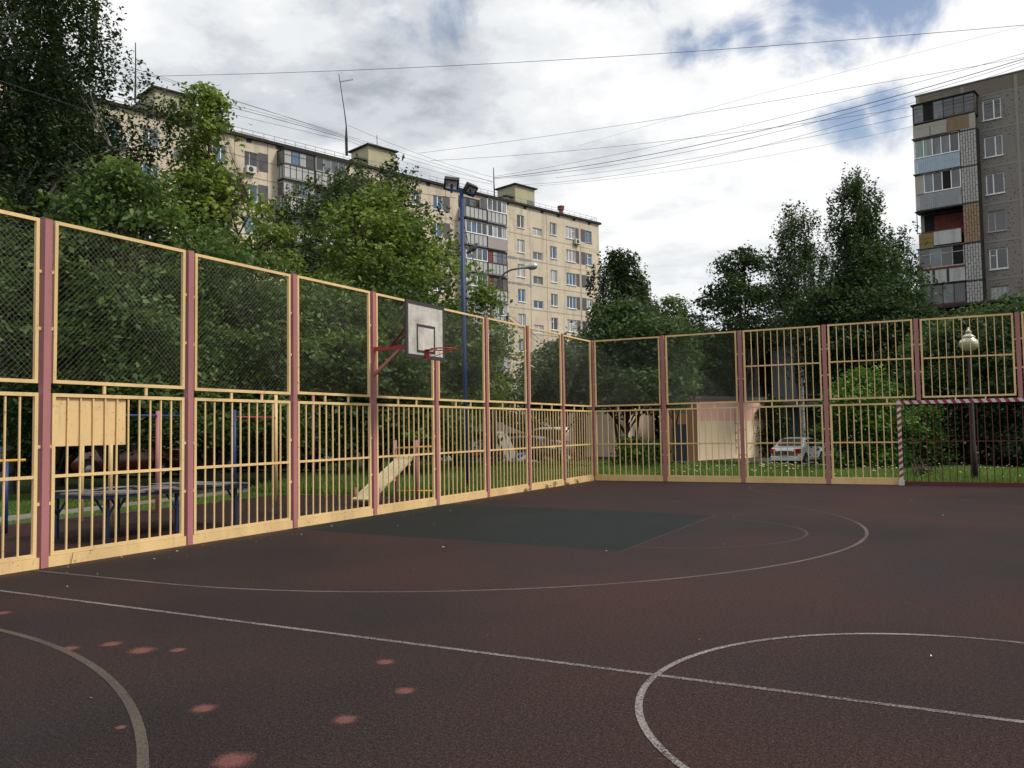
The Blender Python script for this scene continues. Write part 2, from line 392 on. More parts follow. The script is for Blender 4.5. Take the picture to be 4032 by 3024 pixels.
def sheet(name, pts, z, m, kind='structure'):
    mb = MB(); mb.poly([(x, y, z) for x, y in pts]); return tag(mb.build(name, m), kind=kind)
sheet('court_surface', [(-.03, -40), (19.5, -40), (19.5, .03), (-.03, .03)], 0, COURT)
sheet('workout_pad', [(-5.05, -24), (-.07, -24), (-.07, -6.35), (-1.2, -6.38), (-3.2, -6.5), (-5.42, -6.9), (-5.1, -9.8)], -.004, PAD)
PATHM = plain('path_concrete', (.17, .155, .13), .9, 0, .3, 3)
sheet('garden_path', [(-6.75, -24), (-5.6, -24), (-5.6, -14), (-5.95, -11.6), (-6.6, -8.6), (-7.1, -5.9), (-9.5, 4), (-10.4, 4), (-8.1, -6.0), (-7.55, -7.6), (-7.05, -11.1), (-6.85, -12.9)], -.010, PATHM)
KRB = plain('concrete_kerb', (.22, .21, .2), .9, 0, .3, 4)
mb = MB(); mb.box((-.16, -24, -.02), (-.075, -6.35, .02)); mb.box((-5.09, -24, -.02), (-5.05, -9.8, .012)); tag(mb.build('pad_edging', plain('dark_kerb', (.06, .055, .05), .9, 0, .3, 4)), kind='structure')
sheet('green_key_area', [(.0, -12.58), (5.60, -12.92), (5.57, -8.48), (.0, -7.95)], .0012, GREEN)
def line(name, pts, w, z, m):
    mb = MB(); P = [Vector((x, y, 0)) for x, y in pts]; L_ = []; R_ = []
    for i, p in enumerate(P):
        d = (P[min(i+1, len(P)-1)]-P[max(i-1, 0)]).normalized(); n = Vector((-d.y, d.x, 0))*w/2; L_.append(p+n); R_.append(p-n)
    n = len(P); mb.v = [(q.x, q.y, z) for q in L_+R_]
    for i in range(n-1): mb.face(i, n+i, n+i+1, i+1)
    return tag(mb.build(name, m), kind='structure')
def arc(cx, cy, r, a0, a1, n=48): return [(cx+r*math.cos(math.radians(a0+(a1-a0)*i/n)), cy+r*math.sin(math.radians(a0+(a1-a0)*i/n))) for i in range(n+1)]
line('centre_line', [(.05, -17.58), (7.6, -17.70), (18.7, -17.86)], .044, .0022, LINE)
line('centre_circle', arc(9.36, -17.72, 1.755, 0, 360, 96), .040, .0030, LINE)
tp = arc(2.1, -10.65, 6.03, -90, 90, 72)
line('three_point_line', [(.1, -16.68)]+tp[:44], .045, .0022, LINE2)
line('three_point_line', tp[43:]+[(.1, -4.62)], .042, .0026, LINE3)
line('three_point_line', [(.1, -18.60)]+arc(2.1, -24.63, 6.03, 90, -90, 72), .052, .0026, LINEG)
line('free_throw_arc', arc(5.62, -10.72, 1.78, -90, 88, 40), .035, .0022, LINE3)
line('key_border', [(.05, -12.60), (5.62, -12.95), (5.62, -8.45)], .03, .0028, LINE3)
line('goal_area_line', [(4.9, -.75), (4.68, -1.31), (4.82, -2.2), (5.24, -3.06), (5.7, -3.8), (6.27, -4.35), (7.2, -4.85), (8.4, -5.1), (10, -5.15), (12, -4.6)], .04, .0022, LINE3)
def patch(xD, yD, wx, wy, ang):
    p = on_z(xD, yD); mb = MB(); ca, sa = math.cos(ang), math.sin(ang); pts = []
    for i in range(20):
        a = 2*PI*i/20; u, v = wx/2*math.cos(a), wy/2*math.sin(a); pts.append((p.x+u*ca-v*sa, p.y+u*sa+v*ca, .0012))
    o = mb.poly(pts).build('worn_patch', PATCH, loc=(p.x, p.y, 0)); tag(o, kind='structure')
A0 = -YAW
for q in ((150, 1401, .20, .10), (243, 1391, .24, .07), (308, 1405, .27, .12), (386, 1404, .17, .08), (442, 1530, .19, .10), (834, 1430, .18, .08), (876, 1492, .16, .10), (748, 1554, .17, .11), (505, 1642, .22, .17), (8, 1324, .2, .09), (262, 1571, .08, .05)):
    patch(q[0], q[1], q[2]*1.6, q[3]*2.1, A0+.25)

# leaf litter and paper bits scattered on the court
def litter():
    mb = MB(); 
    for i in range(190):
        if i < 120: x, y = random.uniform(.05, .9), random.uniform(-17, -.3)
        else: x, y = random.uniform(.5, 11), random.uniform(-20.5, -.5)
        s = random.uniform(.003, .009); a = random.uniform(0, PI); l = s*random.uniform(1, 3.5); u = Vector((math.cos(a), math.sin(a), 0)); v = Vector((-u.y, u.x, 0)); c = Vector((x, y, .014))
        mb.mat(random.choice((0, 0, 1))); z = Vector((0, 0, s*.5))
        mb.quad(c-u*l/2-v*s/2, c+u*l/2-v*s/2, c+u*l/2+v*s/2+z, c-u*l/2+v*s/2+z)
    tag(mb.build('litter', [plain('pale_litter', (.42, .40, .36), .9), plain('dry_leaf', (.20, .12, .06), .9)]), 'tiny pale scraps and dry leaves strewn over the court', 'litter', kind='stuff')
litter()

# ------------------------------------------------------------------ fences
S1, S2 = 2.0647, 2.1099
HT = 4.0
def wire_mesh(mb, x0, x1, z0, z1, y, p=.052, r=.0012):
    """chain-link diamonds: two families of slanting wires clipped to the frame"""
    def clip(c, sgn):
        pts = []
        for X in (x0, x1):
            Z = c+sgn*X
            if z0 <= Z <= z1: pts.append((X, Z))
        for Zb in (z0, z1):
            X = (Zb-c)*sgn
            if x0 < X < x1: pts.append((X, Zb))
        return pts[:2]
    for sgn in (1, -1):
        lo, hi = (z0-x1, z1-x0) if sgn == 1 else (z0+x0, z1+x1)
        c = lo+p/2
        while c < hi:
            q = clip(c, sgn)
            if len(q) == 2:
                yy = y+(.002*sgn); a, b = q; d = Vector((b[0]-a[0], 0, b[1]-a[1])).normalized()*.012
                mb.tube([(a[0]-d.x, yy, a[1]-d.z), (b[0]+d.x, yy, b[1]+d.z)], r, 3, False)
            c += p*1.35
    return mb
def panel_pieces(W, seed=0):
    """frames in local coordinates: x along the bay, court side is -y"""
    P = {}
    x0, x1 = .085, W-.085; fw, fd = .041, .02
    def fr(mb, xa, xb, za, zb):
        mb.box((xa, -fd, za), (xa+fw, fd, zb)); mb.box((xb-fw, -fd, za), (xb, fd, zb))
        mb.box((xa+fw, -fd, zb-fw), (xb-fw, fd, zb)); mb.box((xa+fw, -fd, za), (xb-fw, fd, za+fw))
    def tabs(mb, zs):
        for z in zs: mb.box((.045, -.012, z-.018), (x0, .012, z+.018)); mb.box((x1, -.012, z-.018), (W-.045, .012, z+.018))
    up = MB(); fr(up, x0, x1, 2.09, 3.99); tabs(up, (3.38, 2.72))
    for u in (.36, .68): up.box((x0+(x1-x0)*u-.017, -.012, 1.985), (x0+(x1-x0)*u+.017, .012, 2.09))
    P['upper'] = up
    lo = MB(); fr(lo, x0, x1, .125, 1.985); tabs(lo, (1.37, .72)); P['lower'] = lo
    P['net'] = wire_mesh(MB(), x0+fw*.6, x1-fw*.6, 2.09+fw*.6, 3.99-fw*.6, .024)
    jr = random.Random(seed*13+5); J = lambda a=.0014: jr.gauss(0, a)
    def bar(mb, x, za, zb):
        a, b = x+J(), x+J(); m_ = (za+zb)/2; c = (a+b)/2+J(.001)+(jr.uniform(-.010, .010) if jr.random() < .07 else 0)
        mb.obox((a, 0, za), (c, 0, m_), .0185, .0185, (0, 1, 0)); mb.obox((c, 0, m_), (b, 0, zb), .0185, .0185, (0, 1, 0))
    g = MB()
    n = 10; g.box((x0+fw, -.0155, 1.01), (x1-fw, .0155, 1.045))
    for i in range(n):
        x = x0+fw+(x1-x0-2*fw)*(i+1)/(n+1); bar(g, x, .125+fw, 1.01); bar(g, x, 1.045, 1.985-fw)
    P['grille'] = g
    g2 = MB(); g2.box((x0+fw, -.0155, 3.02), (x1-fw, .0155, 3.055))
    for i in range(n):
        x = x0+fw+(x1-x0-2*fw)*(i+1)/(n+1); bar(g2, x, 2.09+fw, 3.02); bar(g2, x, 3.055, 3.99-fw)
    P['upgrille'] = g2
    b = MB(); b.box((.055, -.03, .0), (W-.055, .012, .122)); P['base'] = b
    return P
def post_mb(z0=0, z1=HT-.0):
    mb = MB(); w = .045; mb.box((-w, -w, z0), (w, w, z1-.004)); mb.box((-w-.003, -w-.003, z1-.004), (w+.003, w+.003, z1)); return mb
def mesh_of(mb, name, m):
    me = bpy.data.meshes.new(name); me.from_pydata(mb.v, [], mb.f); me.materials.append(m); me.update(); return me
def inst(name, me, parent, loc=(0, 0, 0)):
    o = bpy.data.objects.new(name, me); COL.objects.link(o); o.parent = parent; o.location = loc; ORG[o.name] = Vector((0, 0, 0)); return o
def build_fence(root, W, bays, posts, upper_kind, skip_lower=(), trunc=()):
    MV = []
    for sd_ in range(4):
        P = panel_pieces(W, sd_); MV.append({k: mesh_of(v, k, GALV if k == 'net' else YEL) for k, v in P.items()})
    jr = random.Random(77)
    pm = mesh_of(post_mb(), 'post', PNK); pt = mesh_of(post_mb(2.03), 'post', PNK)
    for k in posts: inst('post', pt if k in trunc else pm, root, (k*W, 0, 0))
    for k in bays:
        M_ = MV[k % 4]; dz = jr.gauss(0, .004); dy = jr.gauss(0, .005)
        u = inst('upper_panel', M_['upper'], root, (k*W, dy, dz))
        u.rotation_euler = (jr.gauss(0, .0012), jr.gauss(0, .0012), 0)
        if upper_kind(k): inst('wire_mesh', M_['net'], u)
        else: inst('bar_grille', M_['upgrille'], u)
        if k in skip_lower: continue
        l = inst('lower_panel', M_['lower'], root, (k*W, 0, 0)); inst('bar_grille', M_['grille'], l); inst('base_board', M_['base'], l)
        if root.name == 'sports_fence' and k == -8:
            mb = MB(); mb.box((.10, .016, 1.37), (1.09, .022, 1.955)); s = inst('sheet_panel', mesh_of(mb, 'sheet_panel', YEL), l)
            s['label'] = 'solid yellow sheet welded behind the upper bars'
NL = 11
fl = empty('sports_fence', (0, 0, 0), 'tall yellow steel fence with faded red posts, sunlit side carrying the basketball hoop', 'fence')
fl.rotation_euler = (0, 0, PI/2)
build_fence(fl, S1, range(-NL, 0), range(-NL, 1), lambda k: True)
fr = empty('sports_fence', (0, 0, 0), 'yellow steel fence in shade around the striped goal, right of the corner post', 'fence')
GX0, GX1 = 8.0, 11.0
build_fence(fr, S2, [0, 1, 2, 3, 4, 5, 6, 7], [1, 2, 3, 4, 5, 6, 7, 8], lambda k: k < 2, skip_lower=(3, 4, 5), trunc=(4, 5))
# short lower panel beside the goal, its own base board
W_ = GX0-3*S2
P = panel_pieces(W_+.05)
mb = MB(); x0 = .085
mb.box((x0, -.02, .125), (x0+.045, .02, 1.985)); mb.box((x0+.045, -.02, 1.94), (W_, .02, 1.985)); mb.box((x0+.045, -.02, .125), (W_, .02, .17))
for z in (1.37, .72): mb.box((.045, -.012, z-.018), (x0, .012, z+.018))
l = inst('lower_panel', mesh_of(mb, 'short_lower', YEL), fr, (3*S2, 0, 0))
g = MB(); g.box((x0+.045, -.0155, 1.01), (W_, .0155, 1.045))
for i in range(8):
    x = x0+.045+.169*(i+1)
    if x < W_-.03: g.box((x-.0115, -.0115, .17), (x+.0115, .0115, 1.01)); g.box((x-.0115, -.0115, 1.045), (x+.0115, .0115, 1.94))
inst('bar_grille', mesh_of(g, 'short_grille', YEL), l); b = MB().box((.055, -.03, 0), (W_, .012, .122)); inst('base_board', mesh_of(b, 'short_base', YEL), l)

# ------------------------------------------------------------------ goal
def make_goal():
    r = empty('football_goal', (9.5, -.1, 0), 'red and white striped football goal with dark red bars behind it', 'goal')
    def striped(name, a, b, w=.085, n=14):
        mb = MB(); a, b = Vector(a), Vector(b); d = (b-a); L_ = d.length; d.normalize(); up = Vector((0, -1, 0))
        side = d.cross(up).normalized()*w/2; y0 = Vector((0, w/2, 0)); seg = L_/n
        # slanted bands: each band is a sheared hexahedron of the same square section
        sh = d*.028
        for i in range(n*2):
            mb.mat(i % 2); t0 = max(0, i*seg/2+(0 if i % 2 else 0)); t1 = t0+seg/2
            q = []
            for t in (t0, t1):
                e = 0 if t <= 1e-6 or t >= L_-1e-6 else 1
                c = a+d*t
                q += [c-side-y0-sh*e, c+side-y0+sh*e, c+side+y0+sh*e, c-side+y0-sh*e]
            mb.hexa(q)
        return mb.build(name, [WHT, RED], r)
    striped('goal_post', (GX0, -.10, .12), (GX0, -.10, 1.935), n=12); striped('goal_post', (GX1, -.10, .12), (GX1, -.10, 1.935), n=12)
    striped('crossbar', (GX0-.0425, -.10, 1.98), (GX1+.0425, -.10, 1.98), n=17)
    for x in (GX0, GX1): MB().box((x-.06, -.17, 0), (x+.06, -.03, .12)).build('foot', WHT if x == GX0 else RED, r)
    mb = MB(); mb.box((GX0+.06, -.03, .0), (GX1-.06, .02, .085)); mb.build('base_rail', MAR, r)
    g = MB(); n = 19
    for i in range(n):
        x = GX0+.12+(GX1-GX0-.24)*i/(n-1); g.mat(1 if i == 0 else 0); g.box((x-.0095, -.0095, .085), (x+.0095, .0095, 1.93))
    g.mat(0); g.box((GX0+.05, .0097, 1.03), (GX1-.05, .022, 1.05)); g.box((GX0+.05, -.0155, 1.93), (GX1-.05, .0155, 1.96))
    g.build('bar_grille', [MAR, DKM], r)
make_goal()

# ------------------------------------------------------------------ basketball hoop
def make_hoop():
    py = -5*S1; r = empty('basketball_hoop', (.05, py, 2.95), 'weathered grey backboard with black borders and red ring on the fence', 'basketball hoop')
    def bb():
        t = NT('weathered_board'); a = t.noise(3.2, 5, .65); b = t.noise(9, 4, .7, sc=(1, 1, .3))
        c = t.ramp(a, [(.3, (.27, .25, .23)), (.5, (.44, .415, .38)), (.72, (.60, .57, .53))]); c = t.mix(t.math('MULTIPLY', t.ramp(b, [(.5, (0, 0, 0)), (.75, (1, 1, 1))]), .4), c, (.22, .20, .18)); t.base(c); t.set(rough=.7); return t.m
    X = 1.15; y0, y1, z0, z1 = -10.93, -9.74, 2.725, 3.69
    MB().box((X-.022, y0, z0), (X, y1, z1)).build('backboard', bb(), r)
    K = plain('black_border_paint', (.035, .033, .034), .6)
    def ring4(mb, a0, a1, b0, b1, w, x0, x1):
        mb.box((x0, a0, b0), (x1, a1, b0+w)); mb.box((x0, a0, b1-w), (x1, a1, b1)); mb.box((x0, a0, b0+w), (x1, a0+w, b1-w)); mb.box((x0, a1-w, b0+w), (x1, a1, b1-w)); return mb
    ring4(MB(), y0-.004, y1+.004, z0-.004, z1+.004, .062, X-.026, X+.004).build('border', K, r)
    ym = (y0+y1)/2
    ring4(MB(), ym-.29, ym+.29, 2.82, 3.31, .045, X+.0005, X+.003).build('target_square', K, r)
    rc = Vector((X+.36, ym, 2.875)); pts = [(rc.x+.225*math.cos(2*PI*i/32), rc.y+.225*math.sin(2*PI*i/32), rc.z) for i in range(33)]
    rim = MB().tube(pts, .0105, 8, False).build('rim', RED, r, smooth=True)
    mb = MB(); mb.box((X+.004, ym-.055, 2.72), (X+.03, ym+.055, 2.885)); mb.box((X+.03, ym-.055, 2.868), (X+.14, ym+.055, 2.885)); mb.build('rim_bracket', RED, rim)
    mb = MB()
    for s in (-1, 1): mb.tube([(X+.03, ym+s*.03, 2.74), (rc.x+.0, rc.y+s*.22, rc.z-.012)], .006, 6)
    mb.build('rim_strut', RED, rim)
    nm = MB()
    for i in range(10):
        a = 2*PI*i/10; x, y = rc.x+.222*math.cos(a), rc.y+.222*math.sin(a); ln = random.choice((.04, .06, .12, .22))
        nm.tube([(x, y, rc.z-.01), (x+random.uniform(-.02, .02), y+random.uniform(-.02, .02), rc.z-.01-ln*.5), (x+random.uniform(-.03, .03), y+random.uniform(-.03, .03), rc.z-.01-ln)], .0025, 4)
    nm.build('net_remnant', DKM, rim)
    mb = MB(); mb.box((.046, py-.03, 2.92), (X-.03, py+.03, 2.995)); mb.build('support_beam', RED, r)
    MB().obox((.04, py, 2.50), (.60, py, 2.93), .05, .05).build('brace', PNK, r)
    mb = MB()
    for s in (-1, 1): mb.obox((.40, py+s*.02, 2.985), (X-.03, py+s*.25, 3.5), .03, .03)
    mb.build('upper_strut', MAR, r)
    MB().box((X-.06, ym-.35, 2.85), (X-.023, ym+.35, 2.89)).box((X-.06, ym-.35, 3.46), (X-.023, ym+.35, 3.5)).build('back_frame', MAR, r)
make_hoop()

# ------------------------------------------------------------------ floodlight mast, lamps
def make_floodlight():
    r = empty('floodlight_mast', (-1.09, -5.25, 0), 'slim blue mast with two square floodlights behind the fence', 'floodlight')
    MB().tube([(-1.09, -5.25, -.02), (-1.105, -5.25, 3.5), (-1.13, -5.25, 7.22)], [.052, .05, .046], 16).build('pole', BLU, r, smooth=True)
    ax = (CR*.85+Vector((0, 0, 0))); a = Vector((-1.13, -5.25, 7.22)); right = Vector((CR.x, CR.y, 0)).normalized()
    MB().obox(a-right*.30+Vector((0, 0, .06)), a+right*.30+Vector((0, 0, -.06)), .06, .04).build('crossarm', BLU, r)
    LEDS = NT('led_window'); LEDS.base((.75, .74, .70)); LEDS.set(rough=.15)
    SIL = plain('reflector_silver', (.75, .72, .66), .3, .5)
    for (off, zc, w, h, yawd, tilt, rl) in ((-.24, 7.41, .36, .30, -8, 40, -10), (.22, 7.26, .29, .27, 28, 38, -14)):
        c = a+right*off; c.z = zc
        head = bpy.data.objects.new('lamp_head', None)
        # local frame: face looks down and towards the court
        f = Vector((C.x-c.x, C.y-c.y, 0)).normalized(); f = Matrix.Rotation(math.radians(yawd), 3, 'Z') @ f
        f = (f*math.cos(math.radians(tilt))-Vector((0, 0, 1))*math.sin(math.radians(tilt))).normalized()
        x = f.cross(Vector((0, 0, 1))).normalized(); y = x.cross(f).normalized(); q = Matrix.Rotation(math.radians(rl), 3, f); x = q @ x; y = q @ y
        P_ = lambda u, v, w_: c+x*u+y*v+f*w_
        mb = MB(); fw = .045
        hx = w/2; hy = h/2
        def bx(u0, u1, v0, v1, w0, w1): mb.hexa([P_(u0, v0, w0), P_(u1, v0, w0), P_(u1, v1, w0), P_(u0, v1, w0), P_(u0, v0, w1), P_(u1, v0, w1), P_(u1, v1, w1), P_(u0, v1, w1)])
        bx(-hx, hx, -hy, hy, -.10, -.03)
        bx(-hx, -hx+fw, -hy, hy, -.03, .05); bx(hx-fw, hx, -hy, hy, -.03, .05); bx(-hx+fw, hx-fw, -hy, -hy+fw, -.03, .05); bx(-hx+fw, hx-fw, hy-fw, hy, -.03, .05)
        hd = mb.build('lamp_head', BLK, r, bevel=.01)
        mb = MB(); k = .45
        o4 = [P_(-hx+fw, -hy+fw, .03), P_(hx-fw, -hy+fw, .03), P_(hx-fw, hy-fw, .03), P_(-hx+fw, hy-fw, .03)]
        i4 = [P_(-hx*k, -hy*k, -.025), P_(hx*k, -hy*k, -.025), P_(hx*k, hy*k, -.025), P_(-hx*k, hy*k, -.025)]
        for i in range(4): mb.quad(o4[i], o4[(i+1) % 4], i4[(i+1) % 4], i4[i])
        mb.mat(1).quad(*i4); mb.build('reflector', [SIL, LEDS.m], hd)
        MB().obox(c-f*.06, Vector((c.x, c.y, 7.2)), .03, .05).build('mount', BLU, r)
make_floodlight()
def make_street_lamp():
    d = 30; b = ground_at(1066, d); top = at_depth(1066, 660, d)
    r = empty('street_lamp', b, 'old street lamp with rusty curved arm rising over the trees', 'street lamp')
    CON = plain('lamp_concrete', (.13, .12, .11), .9)
    MB().tube([b, Vector((b.x, b.y, top.z))], [.11, .075], 10).build('pole', CON, r, smooth=True)
    pts = [at_depth(x, y, d) for x, y in ((1066, 668), (1070, 645), (1074, 620), (1080, 602), (1090, 590), (1104, 583), (1120, 580), (1136, 578))]
    MB().tube(pts, [.05, .045, .042, .04, .036, .034, .03, .03], 8).build('arm', plain('rusty_pipe', (.11, .075, .06), .7, .2, .4, 8), r, smooth=True)
    a, c = at_depth(1129, 578, d), at_depth(1160, 574, d); ax = (c-a)
    hd = MB().lathe(a, [(.02, 0), (.05, .05*1), (.07, .18), (.12, .26), (.125, .42), (.09, .5), (.02, .53)], 14, ax).build('lamp_head', plain('lamp_aluminium', (.42, .42, .40), .4, .5), r, smooth=True)
    p = a+ax.normalized()*.34-Vector((0, 0, .03)); MB().lathe(p, [(.01, -.10), (.07, -.085), (.10, -.04), (.11, 0)], 14).build('glass_bowl', plain('lamp_bowl', (.30, .28, .20), .2), hd, smooth=True)
make_street_lamp()
def make_garden_lamp():
    b = Vector((9.57, 1.62, gz(1.62))); r = empty('park_lamp', b, 'dark park lamp post topped by a pale acorn-shaped glass globe', 'lamp')
    MB().tube([b, b+Vector((0, 0, .9)), b+Vector((0, 0, .92)), b+Vector((0, 0, 3.28))], [.085, .075, .055, .045], 12).build('pole', plain('lamp_post_iron', (.018, .013, .012), .85, 0, .4, 6), r, smooth=True)
    G = NT('globe_glass'); n = G.noise(9, 3, .7); G.base(G.ramp(n, [(.35, (.34, .34, .22)), (.7, (.50, .49, .34))])); G.set(rough=.18)
    G.b.inputs['Transmission Weight'].default_value = .25
    s = b.z
    MB().lathe((b.x, b.y, 3.27), [(.07, 0), (.14, .02), (.205, .10), (.225, .19), (.205, .27), (.15, .31), (.145, .335), (.16, .345), (.12, .395), (.065, .43), (.06, .46), (.085, .475), (.05, .52), (.025, .545), (.03, .575), (.005, .60)], 24).build('globe', G.m, r, smooth=True)
    MB().lathe((b.x, b.y, 3.22), [(.05, -.02), (.085, .0), (.09, .05), (.06, .06)], 14).build('collar', DKM, r, smooth=True)
make_garden_lamp()

# ------------------------------------------------------------------ workout area
def cyl(name, p, h, rad, m, parent): return MB().tube([(p[0], p[1], -.01), (p[0], p[1], h)], rad, 14).build(name, m, parent, smooth=True)
r = empty('pull_up_frame', (-4.44, -11.25, 0), 'pull-up frame with pink post, twin yellow posts and long blue bar', 'exercise bar')
cyl('post', (-4.44, -11.25), 1.95, .036, PNK, r); cyl('post', (-4.44, -12.85), 1.92, .036, YEL, r); cyl('post', (-3.71, -12.83), 1.92, .036, YEL, r)
MB().tube([(-4.44, -12.95, 1.855), (-4.44, -10.70, 1.855)], .024, 10).build('bar', BLU, r, smooth=True)
MB().tube([(-4.44, -12.85, 1.75), (-3.71, -12.83, 1.75)], .02, 10).build('bar', YEL, r, smooth=True)
r = empty('pull_up_frame', (-4.05, -9.66, 0), 'pull-up frame of blue post and taller yellow post joined by red bar', 'exercise bar')
cyl('post', (-4.05, -9.66), 1.97, .038, BLU, r); cyl('post', (-4.11, -8.38), 2.33, .036, YEL, r)
MB().tube([(-4.05, -9.66, 1.83), (-4.11, -8.38, 1.83)], .018, 10).build('bar', RED, r, smooth=True)
r = empty('climbing_post', (-4.21, -7.03, 0), 'lone pink steel post standing at the edge of the workout pad', 'post')
cyl('post', (-4.21, -7.03), 2.34, .034, PNK, r); MB().lathe((-4.21, -7.03, 2.34), [(.036, 0), (.03, .012), (.01, .02)], 14).build('cap', PNK, r, smooth=True)
r = empty('dip_bars', (-3.89, -14.54, 0), 'low dip bars with blue post and yellow hand rails, left of the fence post', 'exercise bar')
cyl('post', (-3.89, -14.54), 1.10, .036, BLU, r); cyl('post', (-3.89, -16.2), 1.10, .036, BLU, r)
cyl('post', (-4.45, -14.54), 1.10, .036, BLU, r)
MB().tube([(-3.89, -16.6, 1.12), (-3.89, -14.24, 1.12)], .022, 10).build('hand_rail', YEL2, r, smooth=True)
MB().tube([(-4.45, -16.6, 1.12), (-4.45, -14.3, 1.12)], .022, 10).build('hand_rail', YEL2, r, smooth=True)
def make_table():
    TB = plain('table_leg_blue', (.010, .022, .075), .5)
    r = empty('table_tennis_table', (-1.8, -13.55, 0), 'outdoor table tennis table with wet grey top and blue steel legs', 'table')
    t = NT('wet_table_top'); n = t.noise(1.6, 5, .65); t.base(t.ramp(n, [(.44, (.035, .033, .035)), (.52, (.15, .14, .14)), (.8, (.22, .205, .20))])); rr = t.ramp(n, [(.45, (.05, .05, .05)), (.52, (.6, .6, .6))]); t.l.new(rr, t.b.inputs['Roughness'])
    x0, x1, y0, y1 = -2.58, -1.10, -14.95, -12.22; z = .685
    MB().box((x0, y0, z-.022), (x1, y1, z)).build('table_top', t.m, r)
    mb = MB(); e = .03; mb.box((x0+e, y0+e, z-.075), (x1-e, y0+e+.03, z-.023)); mb.box((x0+e, y1-e-.03, z-.075), (x1-e, y1-e, z-.023)); mb.box((x0+e, y0+e+.03, z-.075), (x0+e+.03, y1-e-.03, z-.023)); mb.box((x1-e-.03, y0+e+.03, z-.075), (x1-e, y1-e-.03, z-.023)); mb.build('apron', TB, r)
    for (x, y) in ((-1.28, -14.72), (-1.25, -13.56), (-1.28, -12.35), (-2.25, -13.8), (-2.35, -12.45), (-2.4, -14.7)):
        mb = MB(); mb.box((x-.02, y-.02, -.01), (x+.02, y+.02, z-.024))
        for s in (-1, 1): mb.obox((x, y+s*.01, z-.33), (x, y+s*.2, z-.05), .022, .028)
        mb.build('leg', TB, r)
make_table()
def make_bench():
    r = empty('sit_up_bench', (-1.35, -8.0, 0), 'inclined pale plank sit-up bench between faded red posts with yellow bars', 'exercise bench')
    for p, h in (((-1.64, -7.35), 1.29), ((-1.07, -7.38), 1.29), ((-1.62, -8.75), .36), ((-1.16, -8.62), .34)): cyl('post', p, h, .036, PNK, r)
    t = NT('old_planks'); n = t.noise(7, 5, .7, sc=(5, .7, 1)); t.base(t.ramp(n, [(.3, (.36, .30, .17)), (.7, (.66, .56, .34))])); t.set(rough=.8)
    a0, a1 = Vector((-1.66, -8.85, .13)), Vector((-1.16, -8.85, .13)); b0, b1 = Vector((-1.58, -7.33, .95)), Vector((-1.14, -7.33, .95))
    mb = MB(); n = 5
    for i in range(n):
        f0, f1 = (i+.04)/n, (i+.96)/n; p = [a0.lerp(a1, f0), a0.lerp(a1, f1), b0.lerp(b1, f1), b0.lerp(b1, f0)]; dn = Vector((0, .02, -.035)); mb.hexa([q+dn for q in p]+p)
    mb.build('planks', t.m, r); mb = MB()
    for f in (.12, .5, .86):
        p, q = a0.lerp(b0, f), a1.lerp(b1, f); mb.obox(p+Vector((0, .03, -.065)), q+Vector((0, .03, -.065)), .05, .04)
    mb.build('batten', YEL, r)
    MB().tube([(-1.58, -7.37, 1.12), (-.45, -7.40, 1.15)], .022, 10).build('bar', YEL2, r, smooth=True)
    MB().tube([(-1.6, -7.37, .19), (-.65, -7.40, .21)], .02, 10).build('bar', YEL2, r, smooth=True)
make_bench()

# ------------------------------------------------------------------ buildings
class Fac:
    """facade coordinates: u along the wall, z up, o out of the wall towards the court"""
    def __init__(s, P0, du):
        s.P = Vector((P0[0], P0[1], 0)); s.u = Vector((du[0], du[1], 0)).normalized(); n = Vector((-s.u.y, s.u.x, 0))
        if n.dot(C-s.P) < 0: n = -n
        s.n = n
    def p(s, u, z, o=0.0): return s.P+s.u*u+s.n*o+Vector((0, 0, z))
    def box(s, mb, u0, u1, z0, z1, o0, o1):
        p = s.p; return mb.hexa([p(u0, z0, o0), p(u1, z0, o0), p(u1, z0, o1), p(u0, z0, o1), p(u0, z1, o0), p(u1, z1, o0), p(u1, z1, o1), p(u0, z1, o1)])
    def quad(s, mb, u0, u1, z0, z1, o): return mb.quad(s.p(u0, z0, o), s.p(u1, z0, o), s.p(u1, z1, o), s.p(u0, z1, o))
    def wall(s, mb, u0, u1, z0, z1, holes, depth=.16):
        us = sorted({u0, u1} | {v for h in holes for v in h[:2]}); zs = sorted({z0, z1} | {v for h in holes for v in h[2:4]})
        H = [(round(a, 4), round(b, 4), round(c, 4), round(d, 4)) for a, b, c, d in holes]
        idx = {}
        def vid(u, z):
            k = (u, z)
            if k not in idx: idx[k] = len(mb.v); mb.v.append(tuple(s.p(u, z, 0)))
            return idx[k]
        for i in range(len(us)-1):
            for j in range(len(zs)-1):
                a, b, c, d = us[i], us[i+1], zs[j], zs[j+1]; um, zm = (a+b)/2, (c+d)/2
                if any(h[0] < um < h[1] and h[2] < zm < h[3] for h in H): continue
                mb.face(vid(a, c), vid(b, c), vid(b, d), vid(a, d))
        p = s.p
        for a, b, c, d in holes:
            mb.quad(p(a, c, 0), p(b, c, 0), p(b, c, -depth), p(a, c, -depth)); mb.quad(p(a, d, 0), p(b, d, 0), p(b, d, -depth), p(a, d, -depth))
            mb.quad(p(a, c, 0), p(a, d, 0), p(a, d, -depth), p(a, c, -depth)); mb.quad(p(b, c, 0), p(b, d, 0), p(b, d, -depth), p(b, c, -depth))
